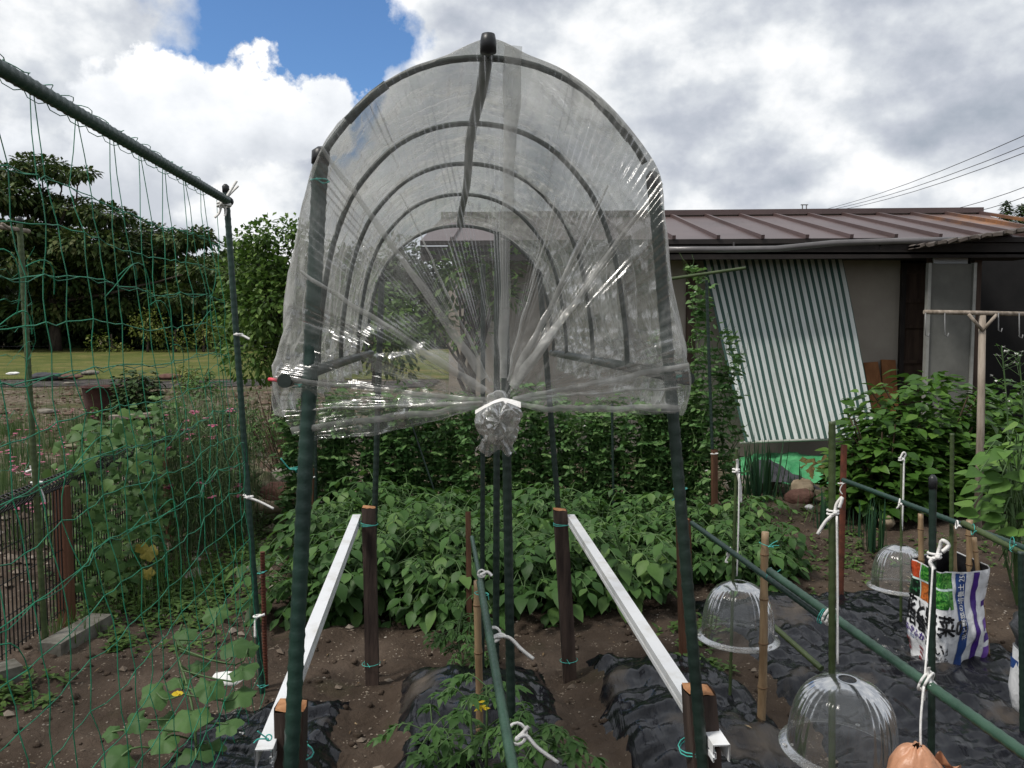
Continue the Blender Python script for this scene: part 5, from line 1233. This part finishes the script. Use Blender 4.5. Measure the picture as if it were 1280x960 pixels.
# peas
def pea(seed, h, wd, nv=9, dens=1.0):
    rnd.seed(seed); lf, st, pd = MB(), MB(), []
    for k in range(nv):
        x0 = rv(-wd, wd); y0 = rv(-.07, .07); top = h*rv(.75, 1.0); n_ = int(top/.045); pts = [V((x0+.05*fbm((i*.25, k, seed), 2)+.02*math.sin(i), y0+.07*fbm((i*.25, k, seed+5), 2), i*.045)) for i in range(n_+1)]
        st.tube(pts, .0032, M['leafpea_pale'], 4, False)
        for i in range(1, n_+1):
            if rnd.random() > .92*dens: continue
            a = rv(0, 6.28); p = pts[i]; d = azv(a, rv(0, .7)); m_ = M['leafpea_pale'] if rnd.random() < .24+(.5 if i > n_-3 else 0) else M['leafpea']
            for sg in (-1, 1):    # stipules
                lf.leaf(p, azv(a+sg*1.3, rv(-.3, .6)), azv(a, .9), .055*rv(.7, 1.2), .036, m_, 'heart', .2, .25, 5)
            L = rv(.05, .09)
            for t_ in (.5, 1):
                for sg in (-1, 1): lf.leaf(p+d*L*t_, azv(a+sg*rv(.7, 1.3), rv(-.5, .5)), V((rv(-.5, .5), rv(-.5, .5), 1)), .045*rv(.7, 1.2), .027, m_, 'round', .15, .2, 5)
            q = p+d*L
            if rnd.random() < .7: st.tube([q, q+d*.05+V((0, 0, .02)), q+d*.07+V((rv(-.02, .02), rv(-.02, .02), .06))], .0013, M['leafpea_pale'], 3, False)
            if rnd.random() < .014: pd.append(('pod', MB())); pd[-1][1].leaf(p+d*.03, V((rv(-.2, .2), rv(-.2, .2), -1)), d, .07, .016, M['pod'], 'blade', .3, .1, 5)
            if rnd.random() < .012:
                pd.append(('flower', MB()))
                for _ in range(4): pd[-1][1].leaf(p+d*.05, azv(rv(0, 6), rv(-.2, .8)), UP, .02, .018, M['flower_white'], 'round', .2, .2, 5)
    return lf, st, pd
peas = []
for i in range(4):
    lf, st, pd = pea(200+i, (1.08, 1.0, 1.12, .95)[i], .17, 10)
    e = thing('pea_plant', (0, 0, 0), 'climbing green pea vines in the dense row behind the potatoes', 'pea vine', 'pea vines on the trellis row'); lf.build('foliage', e); st.build('stem', e); [b.build(n, e) for n, b in pd]; peas.append(e)
pspots = [(-.92+.20*i, 5.95+.09*(i % 2)) for i in range(15)]+[(-.88+.22*i, 6.3) for i in range(14)]
for i, (u, s) in enumerate(pspots):
    p = G(u, s, 0); sc_ = rp.uniform(.82, 1.12)*(1.1 if u > 1.5 else 1)
    if i < 4: peas[i].location = p; peas[i].rotation_euler.z = .09
    else: copy_tree(peas[i % 4], p, .09+(PI if i % 3 == 0 else 0)+rp.uniform(-.2, .2), sc_)
lf, st, pd = pea(230, 1.93, .075, 5, .85); p = G(1.88, 5.85, 0)
e = thing('tall_pea_vine', (0, 0, 0), 'tall pea vine climbing the green pole before the striped sheet', 'pea vine'); [b.build(n, e) for n, b in [('foliage', lf), ('stem', st)]+pd]; e.location = p
lf, st, pd = pea(231, 1.55, .10, 7, .75); p = G(2.13, 5.95, 0)
e = thing('tall_pea_vine', (0, 0, 0), 'loose pea vine standing over the left edge of the striped sheet', 'pea vine'); [b.build(n, e) for n, b in [('foliage', lf), ('stem', st)]+pd]; e.location = p
lf, st, pd = pea(232, 1.45, .16, 9, .9); p = G(1.72, 6.05, 0)
e = thing('tall_pea_vine', (0, 0, 0), 'bushy pea vine just right of the right tunnel post', 'pea vine'); [b.build(n, e) for n, b in [('foliage', lf), ('stem', st)]+pd]; e.location = p
# bushes
def bush(name, c, rx, ry, z0, z1, n, L, W, mat, prof, label, seed, cat='bush', el0=(-.3, .5), stems=10, fold=.2, extra=None, group=None):
    rnd.seed(seed); lf, st = MB(), MB(); c = V(c)
    for i in range(n):
        a = rv(0, 6.28); th = math.acos(rv(-.25, 1)); k = rnd.random()**.4*(1+.18*fbm((math.cos(a)*2, math.sin(a)*2, th*2+seed), 3))
        d = V((math.sin(th)*math.cos(a)*rx, math.sin(th)*math.sin(a)*ry, math.cos(th)*(z1-z0)*.75+(z1-z0)*.25))*k; p = c+V((0, 0, z0))+d
        if p.z < c.z+.02: continue
        b = a+rv(-1, 1); l = L*rv(.55, 1.25)
        lf.leaf(p, azv(b, rv(*el0)), V((math.cos(a)*.4+rv(-.4, .4), math.sin(a)*.4+rv(-.4, .4), 1)), l, W*l/L, mat, prof, fold*rv(.5, 1.3), rv(.1, .5), 5, .02)
    for i in range(stems):
        a = rv(0, 6.28); q = c+V((math.cos(a)*rx*.6, math.sin(a)*ry*.6, z0+(z1-z0)*rv(.5, .95))); st.tube(catmull([c+V((math.cos(a)*.06, math.sin(a)*.06, -.02)), c.lerp(q, .5)+V((rv(-.05, .05), rv(-.05, .05), .05)), q], 7), .006, M['drystem'], 5, False)
    parts = [('foliage', lf), ('stem', st)]+(extra or [])
    return plant(name, c, label, cat, group, parts)
def at(px, d): return V((sx(px, d), d, 0))
bush('hydrangea', at(1165, 6.6), .74, .58, .05, 1.10, 3000, .115, .072, M['leafhyd'], 'ovate', 'large dense hydrangea bush in front of the shed door', 71)
bush('hydrangea', at(1275, 6.9), .66, .52, .05, 1.04, 2200, .115, .072, M['leafhyd'], 'ovate', 'hydrangea bush behind the rack post at the right edge', 72)
bush('hydrangea', at(1110, 6.35), .44, .38, .04, .82, 1100, .11, .07, M['leafhyd'], 'ovate', 'low left shoulder hydrangea bush beside the rusty stake', 73)
lf, st = MB(), MB(); rnd.seed(81); base = at(1285, 4.3)
for (px, py) in [(1232, 568), (1252, 560), (1262, 556), (1275, 572), (1270, 588), (1240, 590), (1252, 596), (1262, 602), (1222, 605), (1240, 612), (1216, 632), (1222, 640), (1236, 628), (1250, 622), (1266, 615), (1278, 610), (1255, 640), (1268, 636), (1248, 654), (1262, 655), (1276, 650), (1280, 630), (1285, 590), (1290, 560), (1282, 668), (1270, 672), (1246, 578), (1225, 590), (1300, 600), (1310, 640), (1295, 650), (1300, 570), (1258, 668), (1290, 690), (1268, 560), (1282, 545)]:
    for rep in range(3):
        d = 4.3+rv(-.22, .3); q = P(px+rv(-8, 8)*rep, py+rv(-8, 8)*rep, d); a = PI+rv(-1.3, 1.3)-.3; l = rv(.065, .12)
        lf.leaf(q, azv(a, rv(-.6, .25)), V((rv(-.3, .3), -.5+rv(-.3, .3), 1)), l, l*.78, M['leafvine'], 'heart', rv(.1, .25), rv(.1, .4), 5, .03)
        if rep == 0: st.tube(catmull([base+V((rv(-.1, .1), rv(-.1, .1), q.z*.5)), q.lerp(base+V((0, 0, q.z)), .4)+V((0, 0, .06)), q], 6), .0035, M['stem'], 4, False)
for k in range(5): st.tube(catmull([base, base+V((rv(-.1, .1), rv(-.1, .1), .45)), base+V((rv(-.15, .15), rv(-.1, .1), .85))], 6), .007, M['stem'], 5, False)
plant('broadleaf_vine', base, 'bright yellow-green broadleaf plant at the right edge by the olive cane', 'plant', None, [('foliage', lf), ('stem', st)])
for k, (px, py, top, d, lab) in enumerate(((1262, 600, 432, 5.0, 'tall thin flower stalk with tiny white heads near the rack'), (1283, 600, 440, 5.1, 'thin flower stalk with tiny white heads cut by the right edge'))):
    rnd.seed(90+k); st, fl = MB(), MB(); b0 = at(px+6, d); tp = P(px-10, top, d); st.tube(catmull([b0, b0.lerp(tp, .6)+V((.03, 0, 0)), tp], 10), .0045, M['stem'], 5, False)
    for i in range(16):
        f_ = rv(.68, 1); p = b0.lerp(tp, f_)+V((.02, 0, 0))*(1-f_); q = p+V((rv(-.09, .09), rv(-.06, .06), rv(.02, .09))); st.tube([p, q], .0014, M['stem'], 4, False)
        for _ in range(5): (fl if rnd.random() < .6 else st).leaf(q, azv(rv(0, 6), rv(0, 1.2)), UP, .016, .011, M['flower_white'] if rnd.random() < .6 else M['leafpea_pale'], 'round', .2, .2)
    plant('flower_stalk', b0, lab, 'flower', None, [('stem', st), ('flower', fl)])
# blades: leeks and grassy clumps
def blades(name, c, n, h, rad, wd, mat, label, seed, cat, lean=.35, flowers=None, nf_=0, group=None, build=True):
    rnd.seed(seed); lf, fl = MB(), []; c = V(c)
    for i in range(n):
        a = rv(0, 6.28); r = rad*rnd.random()**.6; p = c+V((math.cos(a)*r, math.sin(a)*r, 0)); b = a+rv(-.8, .8); hh_ = h*rv(.55, 1.05); ln_ = rv(.05, lean)
        lf.leaf(p, (V((math.cos(b)*ln_, math.sin(b)*ln_, 1))), azv(b, .2), hh_, wd*rv(.7, 1.3), mat, 'blade', .3, rv(-.02, .22), 5)
    for i in range(nf_):
        a = rv(0, 6.28); r = rad*rnd.random()**.5*1.15; p = c+V((math.cos(a)*r, math.sin(a)*r, h*rv(.7, 1.12)))
        fl.append(MB())
        for j in range(6): fl[-1].leaf(p, azv(j*1.05, rv(.1, .5)), UP, .024, .022, M[flowers], 'round', .1, .2)
        lf.tube([V((p.x*.7+c.x*.3, p.y*.7+c.y*.3, c.z)), p], .0015, mat, 3, False)
    return plant(name, c, label, cat, group, [('foliage', lf)]+([('flower', fl)] if nf_ else []))
blades('leek', GP(952, 628), 34, .58, .12, .022, M['leafleek'], 'tall dark leek clump left of the black cover cloth', 111, 'leek', .4)
blades('leek', GP(928, 628), 20, .52, .08, .020, M['leafleek'], 'leek clump right beside the pea vines', 112, 'leek', .35)
blades('leek', GP(990, 626), 12, .34, .08, .018, M['leafleek'], 'small leek clump in front of the black cover cloth', 113, 'leek', .5)
blades('leek', GP(1093, 690), 24, .38, .07, .016, M['leafleek'], 'leek clump left of the farthest cloche cord', 114, 'leek', .2)
blades('leek', GP(1026, 662), 14, .34, .07, .014, M['leafleek'], 'leek clump behind the nearest white bow', 115, 'leek', .2)
blades('leek', GP(1072, 668), 14, .28, .12, .012, M['leafleek'], 'sparse leek clump right of the rusty stake', 116, 'leek', .2)
fcl = 'grey-green dianthus clump with pink flowers beyond the black mesh fence'
f0 = blades('dianthus', (0, 0, 0), 150, .36, .26, .007, M['leafgrey'], fcl, 121, 'flower clump', .5, 'flower_pink', 10, 'dianthus clumps beyond the fence')
f1 = blades('dianthus', (0, 0, 0), 130, .30, .24, .007, M['leafgrey'], fcl, 122, 'flower clump', .5, 'flower_pink', 14, 'dianthus clumps beyond the fence')
for i, (px, py) in enumerate(((30, 640), (75, 600), (20, 585), (60, 560), (110, 590), (0, 615), (95, 640), (45, 680), (150, 560), (15, 545), (100, 545))):
    p = GP(px, py); (setattr(f0, 'location', p) if i == 0 else setattr(f1, 'location', p) if i == 1 else copy_tree((f0, f1)[i % 2], p, i*1.3, .9+.1*(i % 3)))
# climbers on the fence, sweet peas
lf, st, fl = MB(), MB(), MB(); rnd.seed(131); c0 = G(-1.86, 4.9, 0)
for i in range(760):
    f_ = rnd.random(); s = 4.25+1.15*f_; z = rv(.10, .95)*(1-.2*abs(f_-.5)+.12*math.sin(f_*17)); p = G(-1.86+rv(-.12, .2), s, z); l = rv(.035, .07)
    lf.leaf(p, azv(rv(-2.6, .6), rv(-.9, .2)), V((rv(-.3, .5), -.6+rv(-.3, .3), .8)), l, l*.85, M['leafivy'], 'heart', .15, .3, 5, .03)
for k in range(12): s = 4.3+.09*k; st.tube([G(-1.83+rv(-.03, .03), s+.03*math.sin(i*2+k), .1*i) for i in range(10)], .004, M['stem'], 4, False)
for (px, py, sz) in ((185, 690, .11), (176, 684, .08), (184, 716, .085)):
    q = P(px, py, 4.5); lf.lobed(q, V((.3, -.3, -1)), V((0, -1, .35)), sz*.5, M['yellowleaf'], 5, .2)
plant('fence_climber', c0, 'dark green climbing plant with a few yellowed leaves covering the mesh fence', 'climbing plant', None, [('foliage', lf), ('stem', st)])
for k, (px, py, d, lab) in enumerate(((232, 690, 5.3, 'tangled grassy sweet pea mass beside the climber on the fence'), (275, 672, 5.7, 'tangled sweet pea mass just left of the net post'), (255, 690, 6.1, 'farther sweet pea mass with pink blooms beyond the mesh fence'))):
    lf, st, fl = MB(), MB(), []; rnd.seed(140+k); c0 = at(px, d)
    for i in range(150):
        a = rv(0, 6.28); r = .24*rnd.random()**.5; p = c0+V((math.cos(a)*r*1.1, math.sin(a)*r, 0)); h = rv(.5, 1.02); q = p+V((rv(-.13, .13), rv(-.12, .12), h)); pts = catmull([p, p.lerp(q, .5)+V((rv(-.07, .07), rv(-.05, .05), 0)), q], 6); st.tube(pts, .0022, M['leafgrey'], 3, False)
        for j in range(2, 7):
            for sg in range(2): lf.leaf(pts[j], azv(rv(0, 6.28), rv(-.5, .9)), UP, rv(.04, .08), .010, M['leafgrey'] if rnd.random() < .6 else M['leafivy'], 'lance', .2, .3)
    for i in range(12):
        p = c0+V((rv(-.24, .24), -rv(.05, .25), rv(.3, .95)))
        fl.append(MB())
        for j in range(5): fl[-1].leaf(p, azv(j*1.25, rv(-.2, .6)), UP, .032, .03, M['flower_pink'], 'round', .1, .2)
    plant('sweet_pea', c0, lab, 'plant', None, [('foliage', lf), ('stem', st), ('flower', fl)])
for k, (px, d, lab, h) in enumerate(((205, 6.6, 'leafy bean plant climbing above the far fence end', .98), (128, 6.9, 'leafy bean plant by the rusty bin', .82))):
    lf, st, pd = pea(160+k, h, .2, 9, .8); e = thing('bean_plant', (0, 0, 0), lab, 'plant'); lf.build('foliage', e); st.build('stem', e); [b.build(n, e) for n, b in pd]; e.location = at(px, d)
bush('clipped_shrub', at(170, 12.2), .38, .36, .05, .86, 2200, .10, .06, M['leafdark'], 'ovate', 'round clipped dark shrub behind the rusty bin', 151)
bush('small_shrub', at(250, 17.5), .42, .4, .05, .68, 500, .10, .05, M['leafivy'], 'ovate', 'small dark shrub at the lawn edge left of the net post', 152)
bush('small_shrub', at(232, 18.5), .3, .3, .05, .7, 300, .10, .05, M['leafyel'], 'ovate', 'small reddish-green shrub at the lawn edge', 153)
bush('low_shrub', at(330, 9.6), .45, .4, .1, .55, 600, .07, .035, M['leafivy'], 'ovate', 'low shrub under the round tree left of the tunnel', 154)
rnd.seed(155); st, lf = MB(), MB(); c0 = at(352, 7.6)
for i in range(46):
    a = rv(0, 6.28); q = c0+V((math.cos(a)*rv(.05, .4), math.sin(a)*rv(.05, .3), rv(.3, .95))); pts = catmull([c0+V((rv(-.08, .08), rv(-.08, .08), 0)), c0.lerp(q, .6)+V((rv(-.05, .05), 0, .05)), q], 6); st.tube(pts, [.007-.0009*j for j in range(7)], M['drystem'], 4, False)
    for j in (3, 5, 6):
        if rnd.random() < .5: lf.leaf(pts[j], azv(rv(0, 6), rv(-.6, .4)), UP, .05, .025, M['leafweed'] if rnd.random() < .6 else M['litter'], 'ovate')
plant('brown_shrub', c0, 'brown twiggy shrub behind the thick left tunnel post', 'shrub', None, [('branch', st), ('foliage', lf)])
# weeds as ground cover
wd = MB(); rnd.seed(161)
def weedpatch(px, py, rx, ry, n, h, kind=0):
    for i in range(n):
        p = GP(px+rnd.gauss(0, rx), py+rnd.gauss(0, ry)); 
        if p.y > 30 or p.y < 1: continue
        p.z = gh(p.x, p.y); a = rv(0, 6.28)
        if kind: wd.leaf(p, azv(a, rv(.7, 1.4)), azv(a, .2), h*rv(.5, 1.2), .006, M['leafgrey' if rnd.random() < .3 else 'leafweed'], 'blade', .3, .3)
        else:
            for j in range(5): wd.leaf(p+V((0, 0, h*.2*j*rnd.random())), azv(a+j*1.3, rv(0, .8)), UP, .035*rv(.6, 1.4), .02, M['leafweed'], 'ovate', .2, .3)
for a in ((300, 690, 22, 16, 170, .12), (265, 730, 25, 14, 110, .08), (210, 745, 35, 14, 120, .07), (120, 775, 14, 10, 60, .06), (150, 800, 10, 6, 30, .05), (345, 655, 25, 8, 110, .12), (300, 655, 25, 10, 110, .12), (20, 870, 30, 14, 50, .06), (220, 800, 40, 14, 34, .05), (870, 795, 20, 8, 40, .05), (1000, 700, 40, 16, 50, .05), (1060, 690, 18, 16, 60, .06), (885, 845, 20, 8, 24, .04), (930, 650, 60, 8, 60, .06), (1180, 690, 70, 12, 80, .07), (300, 620, 30, 10, 60, .08)): weedpatch(*a)
for a in ((180, 715, 50, 22, 200, .10), (130, 740, 40, 18, 120, .09), (250, 760, 40, 14, 100, .08), (320, 700, 20, 20, 90, .12)): weedpatch(*a)
for a in ((170, 740, 40, 14, 220, .16, 1), (230, 720, 30, 12, 160, .18, 1), (90, 790, 20, 10, 60, .12, 1), (40, 560, 60, 14, 260, .3, 1), (300, 560, 30, 12, 160, .4, 1), (90, 530, 60, 8, 140, .25, 1), (340, 560, 20, 20, 120, .25, 1), (200, 500, 80, 6, 160, .25, 1), (30, 470, 40, 3, 60, .3, 1), (1040, 640, 60, 10, 70, .15, 1), (280, 500, 30, 8, 120, .3, 1), (60, 490, 70, 8, 260, .3, 1), (190, 505, 60, 8, 200, .3, 1), (30, 540, 40, 12, 160, .3, 1)): weedpatch(*a)
tag(wd.build('weeds'), 'low weeds and grass tufts growing over the soil and along the fence', 'weeds', kind='stuff')
# cucumber
rnd.seed(171); lf, st, fl = MB(), MB(), []; b0 = GP(245, 945, .05)
for (px, py, r_, d) in ((293, 806, .062, 2.85), (303, 836, .058, 2.8), (262, 858, .060, 2.7), (238, 893, .078, 2.62), (196, 866, .062, 2.75), (297, 868, .066, 2.75), (223, 850, .052, 2.85), (172, 900, .05, 2.6), (152, 945, .06, 2.5), (205, 925, .055, 2.55), (245, 948, .07, 2.52), (232, 790, .05, 2.9), (270, 765, .055, 3.0), (250, 830, .045, 2.9), (285, 905, .05, 2.6), (140, 915, .035, 2.65), (310, 810, .04, 2.95), (215, 900, .05, 2.75), (262, 935, .055, 2.62)):
    q = P(px, py, d); a = -PI/2+(px-240)/90+rv(-.3, .3)
    lf.lobed(q, azv(a, -.35+rv(-.25, .3)), V((rv(-.25, .25), -.45+rv(-.2, .25), .9)), r_, M['leafcuc'], 5, .24, .22)
    st.tube(catmull([b0.lerp(P(222, 800, 2.85), min(1, max(0, (945-py)/150))), q.lerp(b0, .25)+V((0, 0, .03)), q], 6), .0032, M['stem'], 5, False)
st.tube(catmull([b0-V((0, 0, .05)), P(243, 900, 2.7), P(232, 850, 2.8), P(220, 810, 2.88), P(228, 780, 2.92)], 14), .0045, M['stem'], 6, False)
for px, py in ((222, 868),):
    q = P(px, py, 2.66); fl.append(MB())
    for j in range(5): fl[-1].leaf(q, azv(j*1.25, .4), V((0, -1, 1)), .018, .016, M['flower_yellow'], 'round')
plant('cucumber_plant', b0, 'broad-leaved cucumber plant climbing the lower right of the green net', 'cucumber plant', None, [('foliage', lf), ('stem', st), ('flower', fl)])
# tomatoes and pepper
def tomato(base, tops, seed, label, nl=9, yellow=(), name='tomato_plant', ls=1.0):
    rnd.seed(seed); lf, st, fl = MB(), MB(), []; base = V(base)
    for tp in tops:
        pts = catmull([base, base.lerp(V(tp), .5)+V((rv(-.03, .03), rv(-.03, .03), .02)), V(tp)], 10); st.tube(pts, [.007-.0004*i for i in range(11)], M['stem'], 6, False)
        for k in range(nl):
            p = pts[min(10, 2+int(8*k/(nl-1)))]; a = k*2.4+rv(-.4, .4); L = rv(.13, .22)*ls*(1 if k < nl-2 else .6); d = azv(a, rv(.1, .6)); q = p+d*L-V((0, 0, L*.35)); r_ = catmull([p, p+d*L*.55+V((0, 0, .01)), q], 8); st.tube(r_, .0022, M['stem'], 4, False); ang = math.atan2(d.y, d.x)
            for (t_, s_) in ((8, 1.0), (7, .85), (5, .95), (4, .4), (3, .7)):
                for sg in ((0,) if t_ == 8 else (-1, 1)):
                    l = .062*s_*ls*rv(.8, 1.2); dd = azv(ang+sg*rv(.9, 1.3), rv(-.6, .1)); o = r_[t_]
                    lf.leaf(o, dd, V((rv(-.2, .2), rv(-.2, .2), 1)), l, l*.45, M['leaftom'], 'ovate', .3, rv(.2, .5), 5, .04)
                    if s_ > .6:
                        for g2 in (-1, 1): lf.leaf(o+dd*l*.3, azv(math.atan2(dd.y, dd.x)+g2*.9, rv(-.4, .1)), UP, l*.5, l*.24, M['leaftom'], 'lance', .2, .3)
    for q in yellow:
        fl.append(MB())
        for j in range(5): fl[-1].leaf(q, azv(j*1.25+rv(-.3, .3), rv(-.4, .3)), V((0, -1, .5)), .02, .008, M['flower_yellow'], 'lance')
    return plant(name, base, label, 'tomato plant' if name == 'tomato_plant' else 'pepper plant', None, [('foliage', lf), ('stem', st), ('flower', fl)])
b0 = GP(606, 1000, .06)
tomato(b0, [P(608, 858, 2.45), P(585, 875, 2.4)], 181, 'tomato plant with yellow flowers left of the middle green pole', 10, [P(598, 878, 2.34), P(604, 885, 2.34), P(600, 884, 2.33)])
b0 = GP(668, 1010, .06)
tomato(b0, [P(662, 890, 2.3), P(690, 930, 2.2), P(640, 905, 2.3)], 182, 'tomato plant right of the nearest dark middle pole', 8)
b0 = GP(578, 845)
tomato(b0, [P(582, 752, 3.55), P(570, 785, 3.5), P(590, 775, 3.55)], 183, 'pepper plant beside the thin red-brown stake', 9, name='pepper_plant', ls=.8)
b0 = GP(560, 965, .06); tomato(b0, [P(540, 905, 2.5)], 184, 'drooping low tomato shoot over the black mulch mound', 7)
